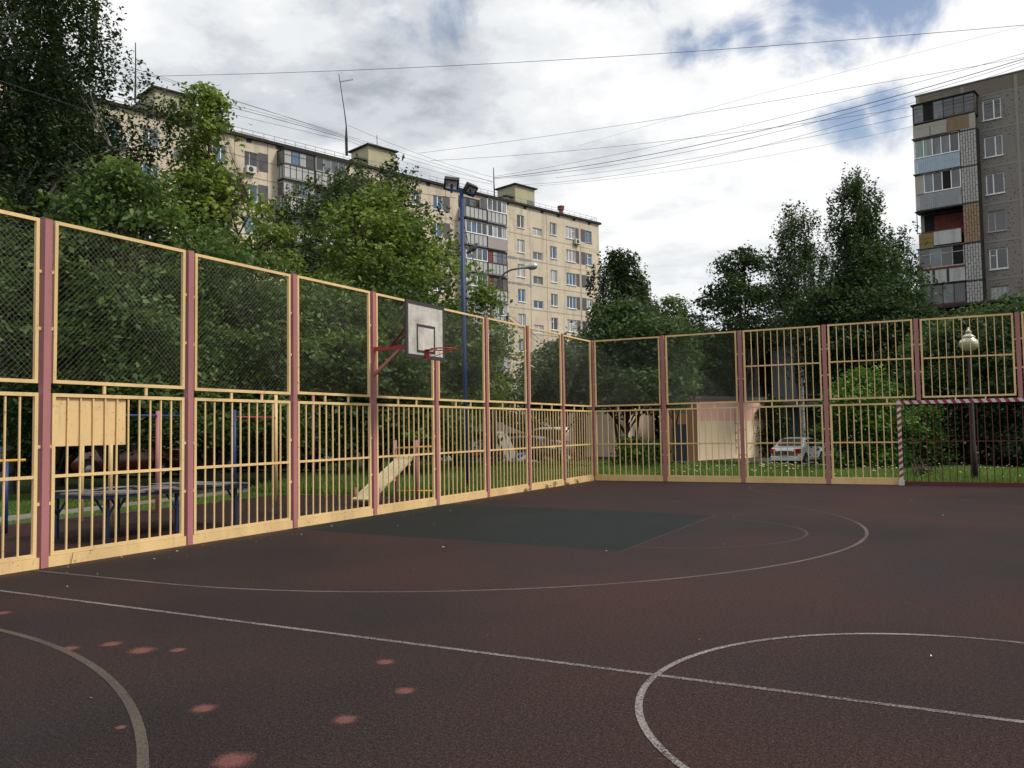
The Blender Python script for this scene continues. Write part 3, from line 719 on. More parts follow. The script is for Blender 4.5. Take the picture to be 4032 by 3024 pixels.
def window(F, u0, u1, z0, z1, parent, style=0, npane=2, gl=None, frame=None, sill=True, merged=None):
    fm = frame or PVC; g = GL[random.choice((0, 0, 1, 2, 2, 3, 0)) if gl is None else gl]
    w = .07; o = -.10
    mb, pm = MB(), MB(); wd = u1-u0
    F.box(mb, u0, u1, z0, z0+w, o-.04, o); F.box(mb, u0, u1, z1-w, z1, o-.04, o); F.box(mb, u0, u0+w, z0+w, z1-w, o-.04, o); F.box(mb, u1-w, u1, z0+w, z1-w, o-.04, o)
    r = random.Random(int(u0*91+z0*37))
    cuts = [i/npane for i in range(1, npane)]
    if npane == 2: cuts = [r.choice((.5, .4, .6))] if style else [.5]
    for c in cuts: F.box(mb, u0+wd*c-w*.55, u0+wd*c+w*.55, z0+w, z1-w, o-.04, o+.002)
    if r.random() < .28: a = r.choice(([0]+cuts)); b = ([*cuts, 1])[([0]+cuts).index(a)]; F.box(mb, u0+wd*a+w, u0+wd*b-w, z0+(z1-z0)*.66, z0+(z1-z0)*.66+.05, o-.03, o+.001)
    if sill: F.box(mb, u0-.04, u1+.04, z0-.07, z0-.002, -.02, .10)
    F.quad(pm, u0+w*.5, u1-w*.5, z0+w*.5, z1-w*.5, o-.025)
    f = mb.build('window', fm, parent); pm.build('pane', g, f); return f

def build_left():
    P0 = (-28.63, 73.3); F = Fac(P0, (-.30639, -.95190)); root = empty('apartment_building', (P0[0], P0[1], -.8), 'long beige panel apartment block with balconies and yellow roof huts behind the trees', 'building')
    LEN = 86; ZR = 26.2
    cols = []   # (u0,u1, top z of top floor, height, kind)
    tops = [25.13-2.745*k for k in range(9)]
    def colset(off):
        return [(1.37+off, 2.5+off, 'A'), (4.39+off, 6.05+off, 'B'), (7.64+off, 8.76+off, 'C'), (12.93+off, 14.07+off, 'D'), (15.58+off, 16.5+off, 'E')]
    W = [(a, b, k) for a, b, k in colset(0)]+[(24.7, 25.9, 'F'), (27.5, 28.63, 'C'), (33.2, 34.34, 'D'), (35.7, 36.6, 'E'), (44.96, 46.22, 'F'), (47.8, 48.95, 'C'), (53.3, 54.6, 'D'), (56.3, 57.3, 'E'), (65.3, 66.5, 'F'), (68.1, 69.3, 'C'), (73.5, 74.7, 'D'), (76, 77, 'E')]
    stairs = [(10.05, 11.6), (30.4, 31.95), (50.7, 52.2), (71, 72.5)]
    holes = []; wins = []
    for a, b, k in W:
        for i, t in enumerate(tops):
            holes.append((a, b, t-1.42, t)); wins.append((a, b, t-1.42, t, k, i))
    for a, b in stairs:
        for i in range(8):
            t = 24.08-2.745*i; holes.append((a, b, t-.88, t)); wins.append((a, b, t-.88, t, 'S', i))
    mb = MB(); F.wall(mb, 0, LEN, -1, ZR, holes)
    # ends, back and roof
    p = F.p; D_ = -12.5
    mb.quad(p(0, -1, 0), p(0, -1, D_), p(0, ZR, D_), p(0, ZR, 0)); mb.quad(p(LEN, -1, 0), p(LEN, -1, D_), p(LEN, ZR, D_), p(LEN, ZR, 0)); mb.quad(p(0, -1, D_), p(LEN, -1, D_), p(LEN, ZR, D_), p(0, ZR, D_))
    mb.build('wall', BEIGE, root)
    mb = MB(); F.box(mb, -.25, LEN+.2, ZR+.002, ZR+.12, D_-.2, .28); F.box(mb, -.18, LEN+.1, ZR+.12, ZR+.22, -.5, .30); mb.build('roof', ROOFK, root)
    # panel joints
    mb = MB()
    for k in range(9):
        z = 22.98-2.745*k; F.box(mb, 0, LEN, z-.035, z+.035, -.01, .012)
    for u in (3.49, 9.35, 12.05, 24.3, 32.4, 44.1, 47.1, 52.7, 60): F.box(mb, u-.03, u+.03, -1, ZR, -.01, .015)
    mb.build('panel_joint', SEAM, root)
    mb = MB(); r = random.Random(5)
    for (u0, u1, z) in ((11.9, 16.4, 20.24), (11.9, 16.6, 17.45)):
        n = 14
        for i in range(n):
            a, b = u0+(u1-u0)*i/n, u0+(u1-u0)*(i+1)/n; h = r.uniform(.06, .2); F.box(mb, a, b, z-h, z+h*.7, -.01, .018+.001*(i % 2))
    F.box(mb, 11.95, 12.15, 17.2, 19.9, -.01, .0215); mb.build('repair_patch', SEAMG, root)
    mb = MB()
    for (u, z, w, h) in ((14.9, 25.6, .9, .22), (14.5, 24.0, .35, .3), (14.8, 24.9, .3, .5), (12.2, 24.7, .12, 1.6), (15.9, 22.85, 1.5, .12), (1.0, 22.9, 1.2, .15)):
        for q in range(4):
            F.box(mb, u-w/2+r.uniform(-.2, .2), u+w/2+r.uniform(-.2, .2), z-h/2+r.uniform(-.15, .1), z+h/2+r.uniform(-.1, .15), -.01, .016+.0007*q)
    mb.build('plaster_patch', SEAML, root)
    # dark infill panels beside windows
    mb = MB()
    for off in (0, 20.3, 40.6):
        for t in tops:
            if off == 0:
                for a_, b_ in ((2.56, 3.36), (3.74, 4.33)): mb = MB(); F.box(mb, a_, b_, t-1.46, t+.03, -.02, .022); mb.build('infill_panel', DPAN, root)
            mb = MB(); F.box(mb, 23.75+off, 24.64+off, t-1.46, t+.12, -.02, .022); mb.build('infill_panel', DPAN, root)
    # attic vents
    u = 1.8
    while u < LEN:
        mb = MB()
        if not 16.3 < u % 20.3 < 20: F.box(mb, u-.22, u+.22, 25.9, 26.1, -.3, .03); F.box(mb, u-.27, u+.27, 26.1, 26.14, -.01, .12); mb.build('attic_vent', DKM, root)
        u += 2.75
    # windows: those that show are parts, the rest one mesh
    def keep(u, i): return (u < 13.9 and i < 8) or (u < 17 and i < 8) or (24 < u < 29 and i < 4) or (44 < u < 55 and i < 3) or (33 < u < 37 and i < 1)
    rest = MB(); restg = MB(); n = 0
    for a, b, z0, z1, k, i in wins:
        vis = keep(a, i)
        if vis and n < 98:
            n += 1
            if k == 'S': window(F, a, b, z0, z1, root, 0, 2, r.choice((2, 3, 0)), frame=r.choice((OLDW, PVC)), sill=False)
            elif k == 'B': window(F, a, b, z0, z1, root, 0, 3, r.choice((0, 2, 2, 0)))
            else: window(F, a, b, z0, z1, root, 1, 2, r.choice((0, 0, 2, 1, 0, 3)), frame=(PVC if r.random() < .85 else OLDW))
        else:
            w = .07; F.quad(restg, a, b, z0, z1, -.12)
            F.box(rest, a, b, z0, z0+w, -.11, -.08); F.box(rest, a, b, z1-w, z1, -.11, -.08); F.box(rest, a, a+w, z0+w, z1-w, -.11, -.08); F.box(rest, b-w, b, z0+w, z1-w, -.11, -.08); m_ = (a+b)/2; F.box(rest, m_-w/2, m_+w/2, z0+w, z1-w, -.11, -.08)
    o = rest.build('window', PVC, root); o['kind'] = 'stuff'; o2 = restg.build('window_glass', GL[0], root); o2['kind'] = 'stuff'
    # balconies -------------------------------------------------
    def balcony(u0, u1, zf, style, side_left):
        out = 1.15
        mb = MB(); F.box(mb, u0, u1, zf-.14, zf, .002, out); bal = mb.build('balcony', GREYM if style != 'open' else DKM, root)
        zr = zf+1.12; zt = zf+2.42
        # parapet panels with dark ribs
        mb = MB(); n = 5
        siding = style == 'siding'
        mb.mat(2 if siding else 0)
        F.box(mb, u0+.04, u1-.04, zf+.02, zr-.05, out-.06, out-.02)
        F.box(mb, u0+.04, u0+.08, zf+.02, zr-.05, .01, out-.06); F.box(mb, u1-.08, u1-.04, zf+.02, zr-.05, .01, out-.06)
        mb.mat(1)
        if siding:
            mb.mat(2)
            for q in range(9): F.box(mb, u0+.02, u1-.02, zf-.05+q*.13, zf-.05+q*.13+.11, out-.02, out+.012)
        else:
            for q in range(n+1):
                u = u0+.04+(u1-u0-.08)*q/n; F.box(mb, u-.025, u+.025, zf-.02, zr, out-.02, out+.012)
            for q in range(2): F.box(mb, u1-.045 if side_left else u0, u1 if side_left else u0+.045, zf, zr, .3+.5*q, .35+.5*q)
            F.box(mb, u0, u1, zr-.05, zr, out-.06, out+.014)
        mb.build('parapet', [BPAN, DKM, PINKY], bal)
        if style == 'open':
            mb = MB(); F.box(mb, u0, u1, zr+.02, zr+.07, out-.05, out); F.quad(mb, u0+.02, u1-.02, zr, zt, .004)
            mb.build('railing', DKM, bal)
            for a, b in ((u0+.5, u0+1.4), (u0+1.9, u0+2.7)):
                mb = MB(); F.box(mb, a, b, zf+.3, zt-.2, .01, .03); mb.build('door', GL[3], bal)
            return
        fm = {'pvc': PVC, 'old': OLDW, 'brown': BRNW, 'dark': DKW, 'siding': PVC}[style]
        mb = MB(); nn = 4
        F.box(mb, u0, u1, zt-.08, zt, out-.07, out); F.box(mb, u0, u1, zr+.002, zr+.09, out-.07, out+.02)
        for q in range(nn+1):
            u = u0+(u1-u0-.07)*q/nn; F.box(mb, u, u+.07, zr+.09, zt-.08, out-.07, out-.003)
        for s_ in (u0, u1-.06): F.box(mb, s_, s_+.06, zt-.08, zt, .01, out-.07); F.box(mb, s_, s_+.06, zr, zr+.08, .01, out-.07); F.box(mb, s_, s_+.06, zr+.08, zt-.08, .01, .08)
        if style == 'brown' or style == 'dark': F.box(mb, u0+.1, u1-.1, zt-.5, zt-.45, out-.06, out-.02)
        gzg = mb.build('glazing', fm, bal)
        for q in range(nn):
            a = u0+(u1-u0-.07)*q/nn+.07; b = u0+(u1-u0-.07)*(q+1)/nn
            pm = MB(); F.quad(pm, a, b, zr+.09, zt-.08, out-.04); pm.build('pane', BRNW if (style == 'brown' and q == nn-1) else GL[r.choice((0, 1, 3, 2, 3, 3))], bal)
        pm = MB(); pm.quad(F.p(u1-.03, zr+.08, .08), F.p(u1-.03, zr+.08, out-.07), F.p(u1-.03, zt-.08, out-.07), F.p(u1-.03, zt-.08, .08)); pm.build('side_panel', GL[3] if style != 'pvc' else BPAN, bal)
        mb = MB(); F.box(mb, u0-.03, u1+.03, zt+.002, zt+.05, 0.01, out+.12); mb.build('canopy', DKM, bal)
    R_ = [ 'siding0', 'siding', 'brown', 'brown2', 'pvc', 'pvc', 'old', 'dark']
    st_r = ['pvc', 'siding', 'brown', 'brown', 'pvc', 'pvc', 'old', 'pvc']; st_l = ['open', 'pvc', 'pvc', 'pvc', 'old', 'pvc', 'dark', 'old']
    for i in range(8):
        zf = 23.30-2.745*i
        balcony(16.75, 19.55, zf, st_r[i], False); balcony(19.62, 22.6, zf, st_l[i], True)
    st2 = ['dark', 'old', 'open', 'pvc']
    for i in range(3):
        zf = 23.30-2.745*i
        balcony(40.2, 43.2, zf, st2[i], True); balcony(37.0, 40.1, zf, st2[(i+1) % 4], False)
    for i in range(2, 5): balcony(60.6, 63.9, 23.3-2.745*i, 'old', True)
    # rooftop huts
    for (u0, u1) in ((7.0, 10.25), (27.6, 30.9), (48.7, 52.1)):
        mb = MB(); F.box(mb, u0, u1, 26.3, 30.05, -7.0, -4.0); F.box(mb, u0+.3, u1+.02, 26.3, 28.9, -11.5, -7.0)
        h = mb.build('roof_hut', HUTY, root)
        mb = MB(); F.box(mb, u0-.25, u1+.3, 30.052, 30.17, -7.3, -3.7); q = [F.p(u0+.1, 29.0, -7.3), F.p(u1+.25, 29.0, -7.3), F.p(u1+.25, 28.9, -11.7), F.p(u0+.1, 28.9, -11.7)]; mb.prism(q, (0, 0, .12))
        F.box(mb, u1-.1, u1+1.2, 28.6, 28.72, -7.2, -4.2); mb.build('hut_roof', ROOFK, h)
        mb = MB(); F.box(mb, u0+.25, u0+1.2, 26.4, 28.6, -4.0, -3.96); mb.build('door', plain('hut_door_grey', (.14, .14, .15), .6), h)
        mb = MB(); F.box(mb, u1+.0, u1+1.0, 26.3, 28.6, -6.8, -4.6); mb.build('annex', HUTY, h)
    # curved ventilation shaft cover
    mb = MB(); pts = []
    for i in range(13): a = PI*i/12; pts.append(F.p(44.3-3.6*math.cos(a), 26.3+1.35*math.sin(a)**.8, -2.5))
    mb.prism(pts, -F.n*4.5); mb.build('curved_roof', plain('pale_metal_roof', (.35, .34, .31), .6), root)
    # roof railing
    mb = MB()
    for (a, b) in ((.5, 26.5), (31.5, 47.5), (53, 85)):
        for z in (26.62, 26.92): mb.obox(F.p(a, z, .12), F.p(b, z, .12), .03, .03)
        u = a
        while u <= b: mb.obox(F.p(u, 26.42, .12), F.p(u, 26.92, .12), .025, .025); u += 1.0
    mb.obox(F.p(.5, 26.92, .12), F.p(.5, 26.92, -3), .03, .03); mb.build('roof_railing', GREYM, root)
    mb = MB(); c = F.p(5.9, 26.3, -.8); mb.lathe(c, [(.25, 0), (.25, .85), (.38, .87), (.42, 1.3), (.3, 1.34)], 10); mb.build('chimney', plain('rusty_vent_red', (.17, .045, .03), .7, 0, .3, 4), root)
    MB_ = MB(); F.box(MB_, 46.6, 48.4, 26.3, 27.9, -3.5, -2.0); MB_.build('chimney', plain('vent_brick', (.09, .06, .05), .9, 0, .3, 4), root)
    # door strip at the foot and entrance awnings
    return F, root
FL, LEFT = build_left()

def ac_unit(F, u, z, label):
    r = empty('air_conditioner', F.p(u, z, .25), label, 'air conditioner', 'air conditioners on the beige facade')
    mb = MB(); F.box(mb, u-.42, u+.42, z, z+.58, .08, .42); mb.build('casing', plain('ac_white', (.50, .50, .48), .5), r)
    pts = F.p(u+.08, z+.29, .422); MB().lathe(pts, [(.22, 0), (.22, .012), (.05, .02)], 18, F.n).build('fan_grille', DKM, r)
    mb = MB()
    for s in (-.3, .3): F.box(mb, u+s-.02, u+s+.02, z-.05, z-.003, .0, .45)
    mb.build('bracket', DKM, r)
ac_unit(FL, 4.3, 23.15, 'air conditioner low beside the triple window near the far end of the beige block')
ac_unit(FL, 45.75, 23.25, 'air conditioner with big dark fan under a top window left of the dark balcony')
ac_unit(FL, 57.2, 23.2, 'air conditioner half hidden by the birch, left one of a pair')
ac_unit(FL, 56.0, 23.2, 'air conditioner half hidden by the birch, right one of a pair')

def build_right():
    P0 = (7.31, 48.57); F = Fac(P0, (.97811, -.20811)); root = empty('apartment_building', (P0[0], P0[1], -.8), 'grey pebble-dashed apartment block with patchwork balconies at right edge', 'building')
    LEN = 26; tops = [24.93-2.74*k for k in range(9)]
    holes = []
    for t in tops:
        for off in (0, 6.6, 13.2): holes.append((4.47+off, 5.66+off, t-1.5, t))
        holes.append((7.3, 8.5, t-1.5, t))
    mb = MB(); F.wall(mb, 0, LEN, -1, 25.35, holes); p = F.p; D_ = -12
    mb.quad(p(0, -1, 0), p(0, -1, D_), p(0, 25.35, D_), p(0, 25.35, 0)); mb.quad(p(LEN, -1, 0), p(LEN, -1, D_), p(LEN, 25.35, D_), p(LEN, 25.35, 0)); mb.quad(p(0, -1, D_), p(LEN, -1, D_), p(LEN, 25.35, D_), p(0, 25.35, D_))
    mb.build('wall', AGG, root)
    mb = MB(); F.box(mb, 0, LEN, 25.352, 26.42, -.25, .03); F.box(mb, 0, LEN, 26.0, 26.1, D_, -.25); mb.build('parapet', AGGP, root)
    mb = MB(); F.box(mb, -.06, LEN, 26.422, 26.5, -.35, .10); mb.build('coping', GREYM, root)
    mb = MB()
    for k in range(10): z = 25.3-2.74*k if k == 0 else 22.72-2.74*(k-1); F.box(mb, 0, LEN, z-.07, z+.07, -.01, .02)
    for u in (3.2, 6.65, 13.2, 19.8): F.box(mb, u-.10, u+.10, -1, 26.3, -.01, .035)
    F.box(mb, .0, .25, -1, 26.3, -.01, .033); mb.build('panel_joint', SEAMC, root)
    r = random.Random(9)
    for i, (a, b, z0, z1) in enumerate(sorted(holes, key=lambda h: (h[0], -h[2]))): window(F, a, b, z0, z1, root, 1, 2, r.choice((1, 1, 3, 1, 2)), frame=(PVC if r.random() < .7 else OLDW))
    # balcony stack, floor by floor
    out = 1.2
    CG = plain('corrugated_grey', (.27, .29, .31), .55, .1, .15, 3); CB = plain('corrugated_blue', (.33, .42, .50), .5, .1, .12, 3)
    TL = plain('wing_tile_pale', (.34, .34, .33), .6, 0, .15, 3); TO = plain('wing_tile_orange', (.27, .18, .11), .7, 0, .2, 3); GR = plain('wing_grout', (.035, .034, .034), .9)
    FIB = wall_mat('fibre_board', (.34, .33, .29), (.17, .16, .14), .6); ORN = wall_mat('rust_board', (.21, .15, .095), (.14, .09, .05), .5); OCH = wall_mat('ochre_planks', (.20, .15, .06), (.12, .08, .04), .5)
    MAT = wall_mat('streaky_white', (.42, .43, .43), (.16, .16, .16), .8)
    levels = [('top', 23.85, 25.35), ('blue', 21.2, 22.75), ('grey', 18.5, 20.05), ('open', 15.6, 17.2), ('old', 12.85, 14.4), ('low', 10.1, 11.7), ('low', 7.4, 9.0), ('low', 4.7, 6.3)]
    for i, (st, zr, zt) in enumerate(levels):
        zf = zr-1.15; uR = 3.1
        mb = MB(); F.box(mb, 0, 4.2, zf-.12, zf, .003, out); bal = mb.build('balcony', DKM, root)
        mb = MB()
        if st in ('blue', 'grey'):
            n = 44
            for q in range(n):
                a = (uR*q/n); b = uR*(q+1)/n; o = out+(.0 if q % 2 else .03); F.box(mb, a+.002, b-.002, zf+.0, zr, o-.02, o)
            mb.build('parapet', CB if st == 'blue' else CG, bal)
        elif st == 'top':
            mb.mat(0); F.box(mb, 0, 2.35, zf, zr-.35, out-.03, out); mb.mat(1); F.box(mb, 2.35, 3.8, zf+.1, zr-.02, out-.03, out+.003); mb.mat(0); F.box(mb, 3.8, 4.2, zf+.1, zr-.02, out-.03, out+.001)
            F.box(mb, 0, 2.33, zr-.33, zr-.05, out-.06, out-.02); mb.mat(2)
            for u in (1.17, 2.33): F.box(mb, u-.02, u+.02, zf, zr-.35, out, out+.01)
            mb.build('parapet', [FIB, ORN, DKM], bal)
        elif st == 'open':
            mb.mat(0); F.box(mb, .1, 1.1, zf, zr-.05, out-.03, out); mb.mat(1); F.box(mb, 1.12, 2.95, zf+.12, zr-.02, out-.03, out+.003); mb.mat(2)
            for z in (zf+.35, zf+.7): F.box(mb, .1, 1.1, z-.012, z+.012, out, out+.008)
            F.box(mb, 0, 3.1, zr-.02, zr+.05, out-.05, out+.02); mb.build('parapet', [OCH, MAT, MAR], bal)
        else:
            mb.mat(0); F.box(mb, 0, 3.1, zf, zr-.12, out-.03, out); mb.mat(1); F.box(mb, 0, 3.1, zr-.12, zr+.05, out-.05, out+.015); mb.mat(2)
            for u in (.95, 1.9): F.box(mb, u-.02, u+.16, zf, zr-.12, out, out+.012)
            mb.build('parapet', [MAT, MAR, DKM], bal)
        uE = 4.2 if st == 'top' else uR
        if st == 'open':
            mb = MB(); F.box(mb, 0, .05, zr+.05, zt, out-.05, out); F.box(mb, 0, 3.1, zt, zt+.06, 0.01, out+.2); mb.build('glazing', DKM, bal)
            mb = MB(); F.box(mb, 1.0, 2.95, zr-.3, zt-.25, .25, .28); mb.build('curtain', plain('red_curtain', (.09, .018, .014), .8, 0, .5, 3), bal)
            mb = MB(); F.quad(mb, .02, 3.08, zf, zt, .012); mb.build('back_wall', DARKIN, bal)
        else:
            fm = {'top': DKW, 'blue': PVC, 'grey': PVC, 'old': OLDW, 'low': DKW}[st]; nn = {'top': 6, 'blue': 5, 'grey': 4, 'old': 4, 'low': 4}[st]; ua = .6 if st == 'grey' else .05
            mb = MB(); w = .06
            F.box(mb, ua, uE, zr+.052, zr+.12, out-.06, out-.0); F.box(mb, ua, uE, zt-.07, zt, out-.06, out)
            for q in range(nn+1): u = ua+(uE-ua-w)*q/nn; F.box(mb, u, u+w, zr+.12, zt-.07, out-.06, out-.002)
            if st in ('old',): F.box(mb, ua+w, uE-w, zt-.5, zt-.45, out-.05, out-.004)
            g_ = mb.build('glazing', fm, bal)
            for q in range(nn):
                a = ua+(uE-ua-w)*q/nn+w; b = ua+(uE-ua-w)*(q+1)/nn; pm = MB(); F.quad(pm, a, b, zr+.12, zt-.07, out-.03)
                dark = (st == 'top' and q == 1) or (st == 'grey' and q == 2) or (st == 'old' and q == 3)
                pm.build('pane', DARKIN if dark else GL[4 if (st == 'blue' and q < 2) else r.choice((1, 3, 3, 1))], bal)
            if st == 'grey': mb = MB(); F.box(mb, 0, .6, zr+.05, zt, out-.06, out); mb.build('side_board', FIB, bal)
            mb = MB(); F.box(mb, .0, .05, zr, zt, .01, out-.06); F.box(mb, uE-.05, uE, zr, zt, .01, out-.06); mb.build('side_panel', BPAN if st != 'top' else DKW, bal)
        mb = MB(); a = random.Random(i); F.box(mb, -.1, uE+.1, zt+.002, zt+.04, .0, out+.16); mb.build('canopy', GREYM if i not in (0,) else DKM, bal)
        if st != 'top':   # tiled wing
            tm = TO if st == 'open' else TL; z0, z1 = zf-.0, zt+.1
            mb = MB(); mb.mat(0); F.box(mb, uR+.03, 4.2, z0, z1, .02, out-.02); mb.mat(1); n = 6; w = (4.2-uR-.05)/n
            for q in range(n):
                zz = z0+.02-(.22 if q % 2 else 0)
                while zz < z1-.05:
                    a, b = max(zz, z0+.02), min(zz+.46, z1-.03)
                    if b-a > .06: F.box(mb, uR+.04+w*q+.02, uR+.04+w*(q+1)-.015, a, b-.025, out-.02, out-.005)
                    zz += .47
            if st == 'low': mb.mat(2)
            mb.build('tiled_wing', [GR, tm, DKM], bal)
build_right()

# commercial building behind the parked cars
def build_shop():
    A, B = on_z(1420, 732, 9.0), on_z(1990, 668, 9.0); F = Fac((A.x, A.y), ((B-A).x, (B-A).y)); L_ = Vector((B.x-A.x, B.y-A.y)).length
    root = empty('shop_building', (A.x, A.y, -.75), 'low dark brown and grey glass-fronted building behind the white cars', 'building')
    BR = wall_mat('brown_cladding', (.045, .018, .014), (.02, .01, .009), .4); CL = plain('pale_column', (.25, .27, .29), .6, 0, .1); DG = glass('shop_glass', (.03, .04, .05), .08)
    mb = MB(); F.box(mb, 0, L_+14, 4.6, 8.85, -10, 0); mb.build('upper_wall', BR, root)
    mb = MB(); F.box(mb, -.4, L_+14, 8.852, 9.02, -10.3, .5); mb.build('roof', ROOFK, root)
    mb = MB(); F.box(mb, .2, L_+13.8, -.9, 4.598, -9.8, -.6); mb.build('lower_wall', plain('shop_wall_grey', (.06, .062, .066), .8), root)
    for u in (L_*.36, L_*.50): mb = MB(); F.box(mb, u, u+1.7, -.8, 7.4, -.5, .35); mb.build('column', CL, root)
    for u in (L_*.62, L_*.72, L_*.82): mb = MB(); F.box(mb, u, u+2.0, 3.6, 7.0, -.1, .06); f = mb.build('window', GREYM, root); mb = MB(); F.quad(mb, u+.1, u+1.9, 3.7, 6.9, .07); mb.build('pane', DG, f)
    mb = MB(); F.box(mb, L_*.30, L_*.95, 2.7, 3.1, .0, 2.2); mb.build('entrance_canopy', GREYM, root)
    for u in (L_*.55, L_*.7, L_*.85): mb = MB(); F.box(mb, u, u+2.2, -.6, 2.5, -.6, -.5); mb.build('shop_window', DG, root)
build_shop()

# transformer kiosk (pink and cream)
def build_kiosk():
    Z6 = lambda x, y: ((2200+x*.40687)/SC, (1250+y*.40687)/SC)
    b2, b3, b4 = on_ground(*Z6(1070, 1390)), on_ground(*Z6(1350, 1385)), on_ground(*Z6(2010, 1345))
    r1 = (b3-b2); r1.z = 0; r2 = (b4-b3); r2.z = 0
    # square it up: front normal from the longer wall
    u = r2.normalized(); n = Vector((u.y, -u.x, 0));
    if n.dot(C-b3) < 0: n = -n
    Ln = r2.length; g = b3.z; H = top_z(*Z6(1350, 790), (b3-C).dot(_F))
    root = empty('transformer_kiosk', b3, 'small flat-roofed kiosk painted cream below and pink above with brown side wall', 'kiosk')
    CR_ = wall_mat('cream_render', (.82, .68, .48), (.45, .33, .2), .25); PK = wall_mat('pink_render', (.76, .47, .40), (.45, .28, .22), .15); BW = wall_mat('brown_render', (.24, .135, .08), (.14, .08, .05), .25)
    W2 = 3.3; back = -n; side = -(u); zt = H; zp = g+(H-g)*.64
    q = lambda a, b, z: b3+u*a+back*b+Vector((0, 0, z-b3.z))
    # the brown wall recedes to the left of the corner
    wl = (b2-b3).length*1.3; wd = ((b2-b3).normalized()); wd.z = 0
    def slab(z0, z1, m, name):
        mb = MB(); mb.quad(q(0, 0, z0), q(Ln, 0, z0), q(Ln, 0, z1), q(0, 0, z1)); e = b3+wd*wl; e2 = q(Ln, 0, 0)+wd*wl
        f = lambda P, z: Vector((P.x, P.y, z)); mb.quad(f(q(Ln, 0, 0), z0), f(e2, z0), f(e2, z1), f(q(Ln, 0, 0), z1)); mb.quad(f(e, z0), f(e2, z0), f(e2, z1), f(e, z1)); mb.build(name, m, root)
    slab(g-.3, zp, CR_, 'lower_wall'); slab(zp, zt, PK, 'upper_wall')
    f = lambda P, z: Vector((P.x, P.y, z)); e = b3+wd*wl
    mb = MB(); mb.quad(f(b3, g-.3), f(e, g-.3), f(e, zt), f(b3, zt)); mb.build('side_wall', BW, root)
    nn = Vector((wd.y, -wd.x, 0));
    if nn.dot(C-b3) < 0: nn = -nn
    for (s0, s1) in ((wl*.28, wl*.62),):
        a, b = b3+wd*s0+nn*.03, b3+wd*s1+nn*.03
        MB().prism([f(a, g-.1), f(b, g-.1), f(b, g+2.35), f(a, g+2.35)], nn*.05).build('door', plain('dark_blue_door', (.018, .024, .035), .6), root)
    e2 = q(Ln, 0, 0)+wd*wl; P4 = [b3, q(Ln, 0, 0), e2, e]; c_ = (P4[0]+P4[2])/2
    rp = [f(p+(p-c_).normalized()*.35, zt+.002) for p in P4]
    MB().prism(rp, (0, 0, .22)).build('roof', wall_mat('kiosk_roof', (.13, .11, .11), (.06, .05, .05), .5), root)
    mb = MB(); rp = [f(p+(p-c_).normalized()*.16, zt-.14) for p in P4]; MB().prism(rp, (0, 0, .138)).build('cornice', plain('kiosk_cornice', (.20, .10, .08), .8), root)
    mb = MB()
    for z in (g+.75, g+1.25, g+1.75, g+2.35): mb.obox(q(Ln*.53, -.03, z), q(Ln*.58, -.12, z), .03, .03)
    mb.obox(q(Ln*.53, -.03, g+.3), q(Ln*.53, -.03, zt-.3), .02, .02); mb.build('rung', DKM, root)
build_kiosk()
def build_shed():
    # beige garage block left of the kiosk
    d = 56; A = ground_at(1228, d); B = ground_at(1348, d-2); F = Fac((A.x, A.y), ((B-A).x, (B-A).y)); L_ = (B-A).length; g = A.z
    root = empty('garage', A, 'plain beige garage block half hidden behind the corner trees', 'garage')
    m = wall_mat('garage_render', (.50, .41, .31), (.28, .22, .16), .3); zt = top_z(1250, 868, d)
    mb = MB(); F.box(mb, 0, L_, g-.2, zt, -5, 0); mb.build('wall', m, root)
    mb = MB(); F.box(mb, -.3, L_+.3, zt+.002, zt+.18, -5.3, .3); mb.build('roof', ROOFK, root)
    mb = MB(); F.box(mb, .5, 1.25, g, zt-.5, .125, .17); mb.build('door', plain('garage_door', (.025, .02, .02), .8), root)
    mb = MB(); F.box(mb, 0, L_, g-.1, g+.35, 0.0, .12); mb.build('plinth', plain('plinth_dark', (.08, .065, .055), .9), root)
    # dark shed with a pitched roof
    d = 54; A = ground_at(1010, d); g = A.z; rgt = Vector((CR.x, CR.y, 0)).normalized(); bk = Vector((_F.x, _F.y, 0)).normalized()
    root = empty('shed', A, 'dark shed with low pitched grey roof behind the rubble', 'shed')
    ze = top_z(1100, 932, d); zr = top_z(1060, 905, d); w = (1128-1010)/1842*d
    q = lambda a, b, z: Vector((A.x, A.y, 0))+rgt*a+bk*b+Vector((0, 0, z))
    mb = MB(); mb.hexa([q(.2, 0, g-.2), q(w-.3, 0, g-.2), q(w-.3, 5, g-.2), q(.2, 5, g-.2), q(.2, 0, ze), q(w-.3, 0, ze), q(w-.3, 5, ze), q(.2, 5, ze)]); mb.build('wall', plain('shed_wall', (.022, .018, .016), .9), root)
    mb = MB(); rp = [q(-.2, -.5, ze), q(w+.2, -.5, ze-.15), q(w*.42, 2.4, zr)]; mb.poly(rp); mb.poly([q(w+.2, -.5, ze-.15), q(w+.2, 5.3, ze-.1), q(w*.42, 2.4, zr)]); mb.poly([q(-.2, -.5, ze), q(-.2, 5.3, ze), q(w*.42, 2.4, zr)]); mb.poly([q(-.2, 5.3, ze), q(w+.2, 5.3, ze-.1), q(w*.42, 2.4, zr)])
    mb.build('roof', plain('shed_roof', (.065, .055, .05), .85, 0, .25, 2), root)
build_shed()
